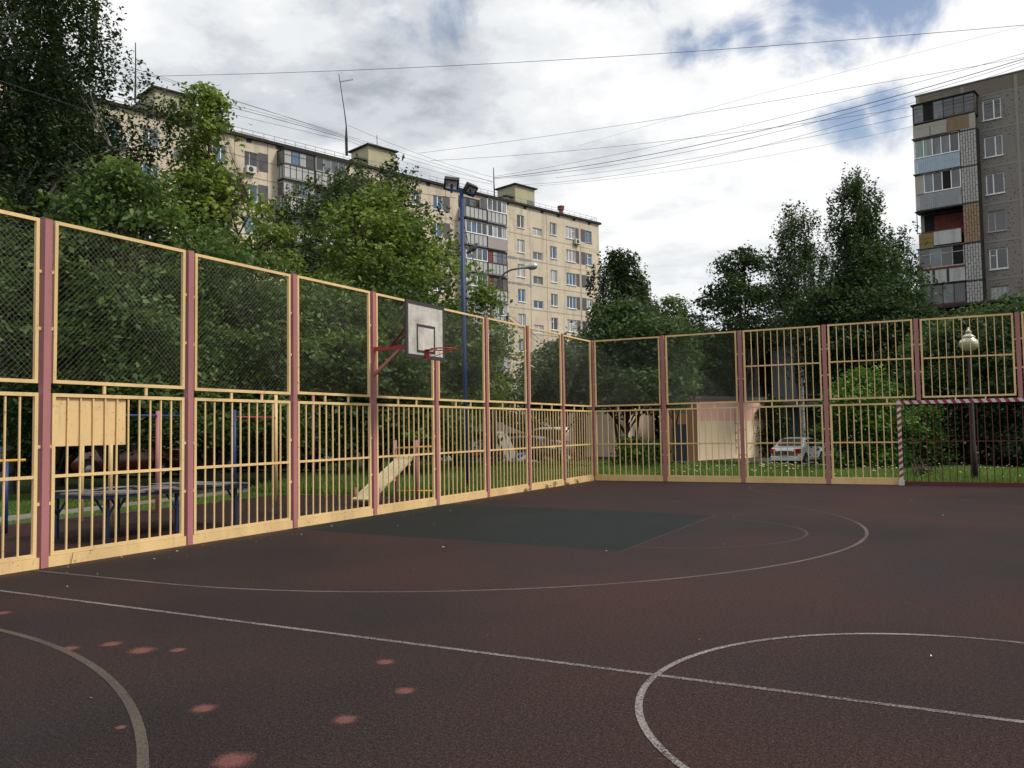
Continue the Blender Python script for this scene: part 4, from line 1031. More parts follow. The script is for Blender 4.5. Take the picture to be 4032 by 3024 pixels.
def rubble():
    d = 50; b = ground_at(1088, d); rg = Vector((CR.x, CR.y, 0)).normalized(); bk = Vector((_F.x, _F.y, 0)).normalized()
    zt = top_z(1076, 932, d)
    mb = MB(); a0, a1 = b+rg*.25+Vector((0, 0, 0)), b+rg*1.0; t0, t1 = b-rg*.45+bk*.8+Vector((0, 0, zt-b.z)), b+rg*.15+bk*.8+Vector((0, 0, zt-b.z))
    mb.prism([a0, a1, t1, t0], bk*.05); tag(mb.build('leaning_board', plain('cream_board', (.70, .68, .58), .6, 0, .06), loc=b), 'tall cream board leaning against the dark shed', 'board')
    r_ = random.Random(3); c = ground_at(1112, d-1); mb = MB()
    for i in range(70):
        p = c+rg*r_.gauss(0, 1.1)+bk*r_.uniform(-.5, .6)+Vector((0, 0, abs(r_.gauss(0, .17)))); s = r_.uniform(.07, .32)
        mb.mat(r_.choice((0, 0, 1, 2, 3))); M_ = Matrix.Rotation(r_.uniform(0, 6), 3, Vector((r_.random(), r_.random(), r_.random())).normalized())
        k = [Vector((x*s, y*s*.7, z*s*.4)) for z in (-1, 1) for x, y in ((-1, -1), (1, -.8), (.8, 1), (-1, .9))]; mb.hexa([p+M_ @ v for v in k])
    tag(mb.build('rubble_heap', [plain('rubble_white', (.55, .54, .52), .8), plain('rubble_brown', (.16, .10, .07), .9), plain('rubble_blue', (.08, .18, .35), .6), plain('rubble_grey', (.2, .2, .19), .9)], loc=c), 'heap of white bags and broken boards dumped on the grass', 'rubble', kind='stuff')
    mb = MB(); p = ground_at(1105, d-.5); mb.obox(p, p-rg*.5+bk*.4+Vector((0, 0, 2.3)), .06, .03); mb.obox(p+rg*.15, p+rg*.35+bk*.3+Vector((0, 0, 2.0)), .10, .03); tag(mb.build('wood_planks', plain('bare_wood', (.38, .24, .14), .8, 0, .2, 6), loc=p), 'thin bare planks propped upright beside the cream board', 'planks')
rubble()

# ------------------------------------------------------------------ cars
def car(name, pos, head, label, col, L=4.35, Wd=1.72, H=1.5, kind='sedan', plate=True, van=False):
    """pos: ground point under the middle; head: heading angle (direction of the nose)"""
    r = empty(name, pos, label, 'car' if not van else 'van'); X = Vector((math.cos(head), math.sin(head), 0)); Y = Vector((-X.y, X.x, 0)); P = Vector(pos)
    w2 = Wd/2
    def q(x, y, z): return P+X*x+Y*y+Vector((0, 0, z))
    if kind == 'sedan': prof = [(-.5, .52, .80, .62), (-.49, .62, .92, .66), (-.44, .95, .97, .70), (-.385, .97, .985, .74), (-.345, .985, 1.0, .80), (-.20, .985, H*.955, .80), (-.10, .97, H*.99, .80), (.02, .96, H, .80), (.12, .95, H*.97, .80), (.19, .94, H*.88, .80), (.285, .91, .95, .78), (.40, .84, .86, .72), (.465, .74, .77, .66), (.49, .62, .66, .60), (.5, .5, .55, .55)]
    elif kind == 'suv': prof = [(-.5, .6, .95, .62), (-.485, .98, 1.05, .66), (-.44, 1.02, H*.86, .76), (-.39, 1.02, H*.95, .80), (-.20, 1.01, H*.99, .82), (0, 1.0, H, .82), (.10, .99, H*.98, .80), (.16, .99, H*.92, .80), (.27, .98, 1.05, .78), (.40, .93, .97, .74), (.47, .85, .88, .68), (.49, .7, .75, .62), (.5, .5, .6, .56)]
    else: prof = [(-.5, .7, 1.3, .66), (-.49, 1.05, H*.93, .82), (-.46, 1.05, H*.985, .86), (-.2, 1.05, H, .87), (.1, 1.05, H, .87), (.2, 1.05, H*.97, .86), (.27, 1.02, H*.85, .84), (.36, 1.0, 1.1, .80), (.45, .9, .95, .72), (.49, .7, .75, .62), (.5, .5, .6, .56)]
    rings = []; mb = MB()
    for (fx, belt, top, wt) in prof:
        x = fx*L; e = 1-max(0, abs(fx)-.40)*1.3; yb = w2*e; yt = yb*wt if top > belt+.08 else yb*.93
        top = max(top, belt+.005); zb = .24 if abs(fx) < .47 else .34
        half = [(yb*.90, zb), (yb*.985, zb+.16), (yb, .6 if belt > .62 else belt*.9), (yb*.975, belt), ((yb*.975+yt)/2*1.005, (belt+top)/2), (yt, top-.045 if top-belt > .1 else top-.003), (yt*.80, top), (yt*.4, top+.012)]
        rings.append([(x, y, z) for y, z in half]+[(x, -y, z) for y, z in reversed(half)])
    n = len(rings[0]); 
    for ring in rings: mb.v += [tuple(q(*p)) for p in ring]
    for i in range(len(rings)-1):
        for j in range(n): a = i*n+j; b = i*n+(j+1) % n; mb.face(a, b, b+n, a+n)
    mb.face(*range(n)); mb.face(*range((len(rings)-1)*n, len(rings)*n)[::-1])
    t = MATS.get('car_'+label[:24]) or None
    cm = NT('car_paint_'+name+str(len(MATS))); cm.base(col); cm.set(rough=.28, spec=.5); cm.b.inputs['Coat Weight'].default_value = .6
    body = mb.build('body', cm.m, r, smooth=True)
    # glass: strips lifted off the cabin skin
    cab = [i for i, p in enumerate(prof) if p[2] > p[1]+.2 and p[2] > 1.15]; i0, i1 = cab[0], cab[-1]
    def lift(i, j, k=.012):
        x, y, z = rings[i][j]; return q(x, y+(k if y > 0 else -k), z)
    for s in (0, 1):
        sg = MB()
        for i in range(i0, i1):
            jj = (3, 4, 5) if s == 0 else (n-4, n-5, n-6)
            def pt(i_, f):
                a, b = Vector(rings[i_][jj[0]]), Vector(rings[i_][jj[2]]); v = a.lerp(b, f); k = .014 if v.y > 0 else -.014
                return q(v.x, v.y+k, v.z)
            m_ = .06
            if i == (i0+i1)//2: pass
            a, b = pt(i, .08), pt(i+1, .08); c, d = pt(i+1, .92), pt(i, .92); dd = (b-a)*.04
            sg.quad(a+dd*0, b-dd*0, c-dd*0, d+dd*0)
        sg.build('side_window', GLC, r)
    for (ia, ib, nm) in ((i0-1, i0, 'rear_window'), (i1+1, i1, 'windscreen')):
        A_, B_ = rings[ia], rings[ib]; pa = [Vector((A_[k][0], A_[k][1]*.94, A_[7][2]+.012)) for k in (5, 10)]; pb = [Vector((B_[k][0], B_[k][1]*.92, B_[7][2]+.004)) for k in (5, 10)]
        if kind != 'sedan' and nm == 'rear_window': pa = [Vector((v.x, v.y*.95, max(v.z, 1.0))) for v in pa]
        out = Vector((-.02 if nm == 'rear_window' else .02, 0, .022)); g = MB()
        P_ = [pa[0].lerp(pa[1], .07)+out, pa[0].lerp(pa[1], .93)+out, pb[0].lerp(pb[1], .93)+out, pb[0].lerp(pb[1], .07)+out]
        P_ = [P_[0].lerp(P_[3], .1), P_[1].lerp(P_[2], .1), P_[2].lerp(P_[1], .05), P_[3].lerp(P_[0], .05)]
        g.quad(*[q(*v) for v in P_]); g.build(nm, GLC, r)
    RB, RM = plain('tyre_rubber', (.015, .015, .015), .85), plain('wheel_alloy', (.32, .32, .33), .35, .6)
    for sx in (-.305, .31):
        for s in (-1, 1):
            c = q(sx*L, s*(w2-.20), .31); ax = Y*s
            arch = MB().lathe(q(sx*L, s*(w2-.11), .33), [(.37, 0), (.37, .115)], 20, ax).build('wheel_arch', plain('arch_black', (.01, .01, .01), .9), r)
            wh = MB().lathe(c, [(.24, .0), (.31, .02), (.315, .19), (.29, .215), (.20, .216)], 22, ax).build('wheel', RB, r, smooth=True)
            MB().lathe(c+ax*.20, [(.20, 0), (.205, .022), (.17, .012), (.05, .03), (.03, .035)], 12, ax).build('rim', RM, wh)
    TLm = plain('tail_light_red', (.35, .015, .012), .2); HLm = plain('head_light_glass', (.55, .57, .6), .1)
    for s in (-1, 1):
        zl = .80 if kind == 'sedan' else .95; e = .86
        mb = MB(); xr = -.497*L; mb.hexa([q(xr-.02, s*w2*.92, zl-.14), q(xr-.03, s*w2*.55, zl-.12), q(xr+.1, s*w2*.55, zl-.12), q(xr+.26, s*w2*.985, zl-.1), q(xr-.005, s*w2*.92, zl+.12), q(xr-.02, s*w2*.60, zl+.10), q(xr+.1, s*w2*.6, zl+.1), q(xr+.26, s*w2*.985, zl+.12)])
        mb.build('tail_light', TLm, r)
        xf = .485*L; mb = MB(); mb.hexa([q(xf+.02, s*w2*.85, .58), q(xf+.05, s*w2*.5, .56), q(xf-.1, s*w2*.5, .56), q(xf-.25, s*w2*.96, .6), q(xf-.02, s*w2*.85, .72), q(xf+.01, s*w2*.5, .69), q(xf-.1, s*w2*.5, .7), q(xf-.25, s*w2*.96, .76)]); mb.build('headlight', HLm, r)
        mb = MB(); mb.hexa([q(.18*L, s*(w2-.02), .95), q(.22*L, s*(w2-.02), .95), q(.22*L, s*(w2+.17), .97), q(.19*L, s*(w2+.17), .97), q(.18*L, s*(w2-.02), 1.06), q(.21*L, s*(w2-.02), 1.05), q(.21*L, s*(w2+.16), 1.08), q(.19*L, s*(w2+.17), 1.08)]); mb.build('mirror', cm.m, r)
        mb = MB(); mb.hexa([q(.02*L, s*(w2+.004), .82), q(.055*L, s*(w2+.004), .82), q(.055*L, s*(w2+.03), .82), q(.02*L, s*(w2+.03), .82), q(.02*L, s*(w2-.02), .85), q(.055*L, s*(w2-.02), .85), q(.055*L, s*(w2+.03), .85), q(.02*L, s*(w2+.03), .85)]); mb.build('door_handle', cm.m, r)
    mb = MB(); xr = -.5*L; mb.hexa([q(xr-.05, -w2*.86, .27), q(xr-.05, w2*.86, .27), q(xr+.2, w2*.99, .27), q(xr+.2, -w2*.99, .27), q(xr-.05, -w2*.86, .52), q(xr-.05, w2*.86, .52), q(xr+.2, w2*.985, .52), q(xr+.2, -w2*.985, .52)]); bp = mb.build('rear_bumper', cm.m, r, bevel=.04)
    if plate:
        mb = MB(); mb.hexa([q(xr-.062, -.26, .50-.05), q(xr-.062, .26, .45), q(xr-.052, .26, .45), q(xr-.052, -.26, .45), q(xr-.062, -.26, .56), q(xr-.062, .26, .56), q(xr-.052, .26, .56), q(xr-.052, -.26, .56)]); mb.build('number_plate', plain('plate_white', (.6, .6, .6), .5), r)
        for k, xx in ((1, .5*L),): mb = MB(); mb.hexa([q(xx+.0, -.26, .40), q(xx+.0, .26, .40), q(xx+.03, .26, .40), q(xx+.03, -.26, .40), q(xx+.0, -.26, .51), q(xx+.0, .26, .51), q(xx+.03, .26, .51), q(xx+.03, -.26, .51)]); mb.build('number_plate', MATS['plate_white'], r)
    mb = MB(); mb.hexa([q(-.47*L, -w2*.8, .16), q(-.47*L, w2*.8, .16), q(.47*L, w2*.8, .16), q(.47*L, -w2*.8, .16), q(-.47*L, -w2*.85, .36), q(-.47*L, w2*.85, .36), q(.47*L, w2*.85, .36), q(.47*L, -w2*.85, .36)]); mb.build('underbody', plain('arch_black', (.01, .01, .01), .9), r)
    return r
fwd = math.atan2(_F.y, _F.x)
def car_at(x, d): g = ground_at(x, d); return (g.x, g.y, g.z)
WC = (.80, .82, .84)
ASP = plain('asphalt', (.055, .052, .05), .9, 0, .3, 2)
q0, q1, q2, q3 = ground_at(1130, 44), ground_at(2400, 44), ground_at(2500, 57), ground_at(1000, 58)
sheet('parking_road', [(q0.x, q0.y+1.0), (q1.x, q1.y), (q2.x, q2.y), (q3.x, q3.y)], gz(30)-.004, ASP)
car('parked_car', car_at(1722, 47.5), fwd-math.radians(37), 'white sedan parked beside the pink kiosk, seen from behind', WC)
car('parked_car', car_at(1812, 53), fwd+math.radians(8), 'white hatchback with red tail light showing past the fence post', (.55, .55, .56), L=4.0, kind='suv', H=1.5)
car('parked_car', car_at(1622, 63), fwd+math.radians(75), 'white car mostly hidden behind the right side of the kiosk', (.5, .52, .54), L=4.2, kind='suv', H=1.55)
car('parked_car', car_at(1150, 52), fwd-math.radians(112), 'black off-road car with pale windscreen beyond the rubble', (.012, .012, .014), L=4.6, Wd=1.85, H=1.75, kind='suv')
car('parked_car', car_at(1190, 57), fwd-math.radians(108), 'dark red car between the black off-roader and the garage', (.20, .03, .022), H=1.45)
car('parked_van', car_at(1192, 63), fwd+math.radians(30), 'white van standing behind the dark red car', (.6, .6, .6), L=5.2, Wd=1.95, H=2.3, kind='van', van=True)
car('parked_car', car_at(590, 34), fwd+math.radians(80), 'dark sedan under the trees behind the blue pull-up post', (.02, .022, .025))
car('parked_car', car_at(300, 31), fwd+math.radians(84), 'maroon sedan in deep shade behind the table tennis table', (.16, .02, .016))
car('parked_car', car_at(880, 44), fwd+math.radians(70), 'silver car in shade behind the inclined bench', (.25, .26, .26))
car('parked_car', car_at(1042, 50), fwd+math.radians(10), 'dark blue car at the left end of the pitched-roof shed', (.02, .03, .05))
car('parked_car', car_at(2010, 48), fwd+math.radians(75), 'white car glimpsed through the bushes behind the goal', (.5, .5, .5))

# ------------------------------------------------------------------ vegetation
def leaves_mesh(name, pos, size, tone, mat, parent, rng, drop=0.0, flat=.55):
    n = len(pos); 
    nz = rng.normal(0, 1, (n, 3)); nz[:, 2] = np.abs(nz[:, 2])+flat; nz /= np.linalg.norm(nz, axis=1)[:, None]
    t = rng.normal(0, 1, (n, 3)); t[:, 2] -= drop; t -= nz*np.sum(t*nz, axis=1)[:, None]; t /= np.linalg.norm(t, axis=1)[:, None]
    b = np.cross(nz, t); s = (size*rng.uniform(.45, 1.5, n))[:, None]
    v = np.empty((n, 4, 3)); v[:, 0] = pos-t*s*.5; v[:, 1] = pos+b*s*.34+t*s*.02+nz*s*.1; v[:, 2] = pos+t*s*.62; v[:, 3] = pos-b*s*.34+t*s*.02+nz*s*.1
    return np_mesh(name, v.reshape(-1, 3), 4, mat, parent, tone)
def tree(label, x, d, topY, env, leaf='maple', bark=None, t0=.15, nclump=160, per=110, lsize=.12, csize=.55, birch=False, seed=0, trunk=.16, lean=(0, 0), name=None, cat='tree', group=None, nlimb=16, gap=.0, tonebias=0.0, xtrunk=None, multi=1):
    """x: picture column of the trunk at distance d, topY: picture row of the top; env: [(height fraction, radius m)]"""
    rng = np.random.default_rng(seed+100); base = ground_at(x, d); H = top_z(x, topY, d)-base.z
    r = empty(name or ('birch_tree' if birch else 'maple_tree' if leaf == 'maple' else 'broadleaf_tree'), base, label, cat, group)
    B = np.array(base); hs = np.array([e[0] for e in env]); rs = np.array([e[1] for e in env])
    ph = rng.uniform(0, 6.28, 6)
    def rad(t, a): return np.interp(t, hs, rs)*np.maximum(.25, 1+.24*np.sin(2*a+ph[0]+t*9)+.20*np.sin(3*a+ph[1]-t*15)+.18*np.sin(5*a+ph[2]+t*27)+.12*np.sin(a+ph[3]+t*41))
    # trunk axis
    wob = rng.normal(0, .12, (8, 2)); wob[0] = 0
    def axis(t): 
        i = t*7; k = int(min(6, i)); f = i-k; w = wob[k]*(1-f)+wob[k+1]*f
        return B+np.array([w[0]*t*1.6+lean[0]*t*t, w[1]*t*1.6+lean[1]*t*t, H*t])
    ts = []; 
    while len(ts) < nclump:
        t = rng.uniform(t0, 1); 
        if rng.uniform(0, rs.max()) < np.interp(t, hs, rs)+.05*rs.max(): ts.append(t)
    ts = np.array(ts); an = rng.uniform(0, 2*PI, nclump); rr = rad(ts, an)*np.sqrt(rng.uniform(.05, 1, nclump))
    cl = np.array([axis(t) for t in ts]); cl[:, 0] += np.cos(an)*rr; cl[:, 1] += np.sin(an)*rr; cl[:, 2] += rng.normal(0, .12, nclump)
    cl[:, 2] = np.minimum(cl[:, 2], base.z+H); cl[:, 2] = np.maximum(cl[:, 2], base.z+.25)
    if gap > 0:
        kk = 2.6/max(1.6, rs.max())*1.35; m_ = (np.sin(cl[:, 0]*1.9*kk+ph[3])+np.sin(cl[:, 1]*1.7*kk+ph[4])+np.sin(cl[:, 2]*2.3*kk+ph[5]))/3 > -1+gap*1.35
        cl, ts, an, rr = cl[m_], ts[m_], an[m_], rr[m_]
    # limbs
    mb = MB(); nt = 9; pts = [Vector(axis(i/nt*.97)) for i in range(nt+1)]; pts[0].z -= .1
    mb.tube(pts, [trunk*(1.25 if i == 0 else (1-.92*i/nt)) for i in range(nt+1)], 9)
    for k in range(1, multi):
        a = rng.uniform(0, 6.28); e = Vector(axis(.75))+Vector((math.cos(a), math.sin(a), 0))*rs.max()*.4; s_ = Vector(B)+Vector((math.cos(a)*.15, math.sin(a)*.15, -.05))
        mb.tube([s_, s_.lerp(e, .35)+Vector((math.cos(a)*.1, math.sin(a)*.1, .1)), s_.lerp(e, .7), e], [trunk*.8, trunk*.6, trunk*.35, .02], 7)
    tips = []
    order = np.argsort(-rr)[:max(4, nlimb*3)]; order = rng.permutation(order)[:nlimb]
    for i in order:
        tt = max(.06, ts[i]-rng.uniform(.12, .26)-(.04 if not birch else .0)); s_ = Vector(axis(tt)); e = Vector(cl[i]); L_ = (e-s_).length
        m1 = s_.lerp(e, .35)+Vector((0, 0, (.10 if not birch else .16)*L_)); m2 = s_.lerp(e, .7)+Vector(tuple(rng.normal(0, .08, 3)))+Vector((0, 0, .09*L_)); r0 = max(.022, trunk*(1-tt)*.62)
        mb.tube([s_, m1, m2, e], [r0, r0*.7, r0*.42, r0*.15], 5, False); tips += [(s_, r0), (m1, r0*.7), (m2, r0*.42), (e, r0*.15), (s_.lerp(m1, .5), r0*.8), (m1.lerp(m2, .5), r0*.5), (m2.lerp(e, .5), r0*.3)]
    TP = np.array([tuple(p) for p, _ in tips]) if tips else None
    for c in cl:
        dd = np.linalg.norm(TP-c-np.array([0, 0, -.2]), axis=1); j = int(np.argmin(dd)); s_, rr_ = tips[j]
        if dd[j] < .15: continue
        e = Vector(c); m1 = s_.lerp(e, .5)+Vector(tuple(rng.normal(0, .05, 3)+np.array([0, 0, .05]))); w = max(.006, rr_*.35); mb.tube([s_, m1, e], [w, w*.7, .004], 3, False)
    mb.build('trunk', bark or (BBARK if birch else BARK), r, smooth=True)
    # leaves
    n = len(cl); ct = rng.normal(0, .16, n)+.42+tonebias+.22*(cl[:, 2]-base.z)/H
    P_, T_ = [], []
    if not birch:
        k = rng.poisson(per, n)
        for i in range(n):
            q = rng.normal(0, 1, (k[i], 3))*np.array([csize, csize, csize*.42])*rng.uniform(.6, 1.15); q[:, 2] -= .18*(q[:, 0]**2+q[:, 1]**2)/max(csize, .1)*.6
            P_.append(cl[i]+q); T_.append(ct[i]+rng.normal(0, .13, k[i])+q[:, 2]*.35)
    else:
        for i in range(n):
            ns = rng.integers(5, 9); tot = max(3, int(per/ns))
            for _ in range(ns):
                o = rng.normal(0, csize*.45, 3); o[2] *= .5; ln = rng.uniform(.35, 1.0)*csize*2.4; u = np.sort(rng.uniform(0, 1, tot))
                hd = rng.uniform(0, 6.28); q = np.stack([np.cos(hd)*.25*np.sqrt(u)*csize, np.sin(hd)*.25*np.sqrt(u)*csize, -u*ln], 1)+rng.normal(0, .05+.03*csize, (tot, 3))
                P_.append(cl[i]+o+q); T_.append(ct[i]+rng.normal(0, .13, tot))
    P_ = np.concatenate(P_); T_ = np.clip(np.concatenate(T_), 0, 1)
    ok = P_[:, 2] > base.z+.05; P_, T_ = P_[ok], T_[ok]
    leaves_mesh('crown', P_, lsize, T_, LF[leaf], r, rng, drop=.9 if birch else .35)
    return r
# left side, behind the hoop fence
tree('towering dark birch with hanging foliage at the far left edge', 15, 23, -230, [(.0, .6), (.28, 1.9), (.5, 2.9), (.68, 3.0), (.85, 2.2), (1, .5)], 'birch', birch=True, t0=.30, nclump=620, per=190, lsize=.098, csize=.55, seed=1, trunk=.2, nlimb=34, tonebias=-.12)
tree('dark birch bough mass beside the towering birch, level with the first roof hut', 112, 27, 60, [(.0, .6), (.35, 1.6), (.6, 1.9), (.8, 1.5), (1, .3)], 'birch', birch=True, t0=.35, nclump=330, per=130, lsize=.12, csize=.55, seed=2, trunk=.14, nlimb=20, tonebias=-.10)
tree('yellow-green box elder with open airy top in front of the first roof hut', 448, 27, 172, [(.0, .8), (.25, 2.7), (.5, 2.6), (.68, 1.7), (.82, .8), (1, .3)], 'ash', t0=.22, nclump=400, per=80, lsize=.16, csize=.36, seed=3, trunk=.19, nlimb=44, gap=.48, multi=3, tonebias=.12)
tree('bright green maple right above the leftmost fence bays', 250, 21, 350, [(.0, .9), (.3, 2.1), (.6, 2.1), (.85, 1.3), (1, .3)], 'maple', t0=.2, nclump=380, per=95, lsize=.135, csize=.4, seed=4, trunk=.11, nlimb=18, gap=.3, tonebias=.08)
tree('green maple leaning in from the left picture edge', -20, 20, 420, [(.0, .9), (.3, 1.6), (.6, 1.5), (.85, .9), (1, .2)], 'maple', t0=.2, nclump=150, per=95, lsize=.115, csize=.36, seed=5, trunk=.1, nlimb=12, tonebias=-.05)
tree('broad green maple behind the second and third fence bays', 455, 24, 490, [(.0, 1.2), (.3, 2.3), (.6, 2.2), (.85, 1.4), (1, .3)], 'maple', t0=.17, nclump=260, per=95, lsize=.12, csize=.4, seed=6, trunk=.12, nlimb=18, gap=.3, tonebias=.06)
tree('dark green maple filling the gap between first and second fence posts', 130, 26, 560, [(.0, 1.4), (.3, 2.4), (.6, 2.3), (.85, 1.4), (1, .3)], 'maple', t0=.2, nclump=230, per=90, lsize=.13, csize=.45, seed=7, trunk=.12, nlimb=14, tonebias=-.15)
tree('weeping birch rising in front of the second roof hut', 770, 36, 330, [(.0, .8), (.35, 2.6), (.6, 3.6), (.8, 3.4), (.93, 2.2), (1, .8)], 'birch', birch=True, t0=.4, nclump=430, per=140, lsize=.13, csize=.6, seed=8, trunk=.15, nlimb=34, gap=.42, tonebias=.18)
tree('large spreading box elder in the middle of the beige facade', 800, 30, 402, [(.0, 1.2), (.25, 3.6), (.5, 3.9), (.7, 3.0), (.86, 1.8), (1, .6)], 'ash', t0=.15, nclump=520, per=85, lsize=.16, csize=.42, seed=9, trunk=.19, nlimb=50, gap=.5, multi=3, tonebias=-.02)
tree('box elder sapling by the blue mast reaching past the balconies', 1052, 27, 600, [(.0, .5), (.4, .8), (.7, .75), (.9, .5), (1, .2)], 'ash', t0=.35, nclump=70, per=70, lsize=.13, csize=.3, seed=10, trunk=.06, nlimb=14, gap=.3)
tree('leafy maple behind the third fence bay', 590, 25, 610, [(.0, 1.5), (.3, 2.2), (.6, 2.1), (.85, 1.3), (1, .3)], 'maple', t0=.17, nclump=250, per=90, lsize=.13, csize=.42, seed=11, trunk=.12, nlimb=16, gap=.3, tonebias=.08)
tree('leafy maple behind the fourth fence bay', 735, 26, 595, [(.0, 1.3), (.3, 1.9), (.6, 1.9), (.85, 1.2), (1, .3)], 'maple', t0=.17, nclump=240, per=90, lsize=.125, csize=.42, seed=12, trunk=.12, nlimb=16, gap=.3, tonebias=.1)
tree('leafy maple directly behind the backboard', 880, 27, 600, [(.0, 1.4), (.3, 2.0), (.6, 2.0), (.85, 1.2), (1, .3)], 'maple', t0=.17, nclump=240, per=90, lsize=.13, csize=.42, seed=13, trunk=.12, nlimb=16, gap=.3, tonebias=.06)
tree('smaller maple between the backboard and the blue mast', 985, 31, 660, [(.0, .8), (.3, 1.3), (.6, 1.2), (.85, .8), (1, .2)], 'maple', t0=.12, nclump=120, per=85, lsize=.13, csize=.4, seed=14, trunk=.09, nlimb=12, gap=.2)
# corner and right side
tree('tall pointed birch right of the beige block', 1352, 48, 528, [(.0, .8), (.3, 2.2), (.5, 2.6), (.7, 2.2), (.82, 1.3), (.93, .9), (1, .25)], 'birch', birch=True, t0=.44, nclump=330, per=130, lsize=.15, csize=.62, seed=15, trunk=.16, nlimb=26, gap=.38, tonebias=.05)
tree('bushy broadleaf tree behind the first bay of the goal fence', 1352, 31, 655, [(.0, .9), (.25, 1.4), (.5, 2.3), (.75, 1.9), (1, .5)], 'dark', t0=.42, nclump=300, per=100, lsize=.14, csize=.42, seed=16, trunk=.08, nlimb=24, gap=.4, multi=4, tonebias=.3)
tree('dark broadleaf tree left of the corner fence post', 1218, 34, 740, [(.0, .8), (.3, 1.5), (.6, 1.6), (.85, 1.0), (1, .3)], 'dark', t0=.52, nclump=170, per=100, lsize=.14, csize=.42, seed=17, trunk=.08, nlimb=12, multi=2, tonebias=.1)
tree('dark broadleaf tree over the kiosk roof', 1492, 62, 690, [(.0, 1.0), (.35, 3.4), (.6, 3.4), (.85, 2.2), (1, .7)], 'dark', t0=.35, nclump=240, per=100, lsize=.22, csize=.7, seed=18, trunk=.1, nlimb=14, tonebias=.12)
tree('light green tree top peeping over the fence left of the linden', 1455, 45, 640, [(.0, .6), (.5, 1.2), (.8, .9), (1, .3)], 'maple', t0=.4, nclump=90, per=80, lsize=.15, csize=.4, seed=19, trunk=.08, nlimb=10, tonebias=.05, name='broadleaf_tree')
tree('slim distant birch between the bushy trees and the linden', 1482, 66, 640, [(.0, .5), (.5, 1.2), (.8, .9), (1, .3)], 'birch', birch=True, t0=.3, nclump=90, per=100, lsize=.18, csize=.5, seed=20, trunk=.1, nlimb=10)
tree('dark linden silhouette with gaps of sky, left of the tall birches', 1612, 63, 535, [(.0, .8), (.45, 3.9), (.62, 4.1), (.78, 3.0), (.9, 2.1), (1, .7)], 'dark', t0=.55, nclump=250, per=85, lsize=.22, csize=.55, seed=21, trunk=.17, nlimb=34, gap=.56, multi=3)
tree('airy grey-green birch with drooping twigs right of the linden', 1735, 56, 425, [(.0, .8), (.35, 2.9), (.6, 2.9), (.8, 1.7), (.92, 1.0), (1, .25)], 'birch', birch=True, t0=.5, nclump=290, per=105, lsize=.15, csize=.75, seed=22, trunk=.15, nlimb=34, gap=.5, tonebias=.05)
tree('tallest dark birch with double peak left of the grey block', 1868, 44, 338, [(.0, 1.0), (.35, 2.8), (.55, 2.7), (.72, 1.7), (.86, 1.35), (.95, .8), (1, .25)], 'dark', birch=True, t0=.3, nclump=480, per=140, lsize=.13, csize=.62, seed=23, trunk=.18, nlimb=34, gap=.42, tonebias=.1)
tree('drooping birch crown touching the left edge of the grey block', 1950, 46, 480, [(.0, .8), (.4, 1.7), (.7, 1.5), (.9, .9), (1, .3)], 'dark', birch=True, t0=.35, nclump=170, per=120, lsize=.13, csize=.6, seed=24, trunk=.12, nlimb=20, gap=.45, tonebias=.15)
tree('dense dark maple under the tallest birch', 1850, 43, 585, [(.0, .6), (.35, 1.6), (.6, 3.0), (.85, 2.2), (1, .6)], 'dark', t0=.42, nclump=330, per=100, lsize=.16, csize=.5, seed=25, trunk=.14, nlimb=18)
tree('dense dark maple behind the upper bars beside the grey block', 1950, 40, 620, [(.0, 1.0), (.35, 2.4), (.6, 2.4), (.85, 1.7), (1, .6)], 'dark', t0=.22, nclump=280, per=100, lsize=.16, csize=.5, seed=26, trunk=.14, nlimb=16)
tree('broadleaf tree at the foot of the grey block behind the park lamp', 2085, 33, 662, [(.0, .9), (.3, 2.2), (.6, 2.2), (.85, 1.5), (1, .4)], 'dark', t0=.18, nclump=280, per=100, lsize=.14, csize=.45, seed=27, trunk=.12, nlimb=16, tonebias=.16)
tree('broadleaf tree cut by the right picture edge', 2215, 30, 640, [(.0, .9), (.3, 1.9), (.6, 1.9), (.85, 1.3), (1, .4)], 'dark', t0=.12, nclump=230, per=100, lsize=.13, csize=.42, seed=28, trunk=.12, nlimb=14, tonebias=.16)
def bush(label, x, d, topY, rmax, leaf='bush', n=90, seed=0, ls=.1, tb=0.0, cs=.3, per=90): return tree(label, x, d, topY, [(.0, rmax*.75), (.35, rmax), (.7, rmax*.85), (1, rmax*.3)], leaf, t0=.04, nclump=n, per=per, lsize=ls, csize=cs, seed=seed, trunk=.035, nlimb=10, multi=4, name='shrub', cat='shrub', tonebias=tb)
bush('bright feathery green shrub left of the goal', 1868, 29, 800, 1.35, 'bush', 150, 41, .12, .05, .34)
bush('yellow-green rounded shrub behind the left half of the goal', 1985, 30, 885, .95, 'bush', 90, 42, .1, .0, .3)
bush('mid green shrub between the white cars and the goal post', 1935, 32, 905, 1.0, 'bush', 90, 43, .1, -.1, .3)
bush('dark shrub behind the right half of the goal', 2115, 34, 880, 1.5, 'dark', 120, 44, .11, .1, .35)
bush('dark shrub at the right picture edge behind the goal', 2215, 31, 860, 1.4, 'dark', 120, 45, .11, .1, .35)
bush('green shrub at the foot of the thin trunks beside the corner post', 1366, 29, 950, .42, 'bush', 40, 46, .09, -.15, .2)
bush('low dark shrub against the garage wall', 1412, 33, 955, .4, 'dark', 36, 47, .1, .1, .3)
sh = ['dark shrub behind the dip bars', 'dark shrub between the pull-up frame and the trees', 'dark shrub behind the dark sedan', 'dark shrub behind the blue pull-up post', 'dark shrub behind the lone pink post', 'dark shrub behind the planks of the bench', 'dark shrub right of the bench', 'dark shrub left of the pitched-roof shed', 'dark shrub overhanging the pitched-roof shed']
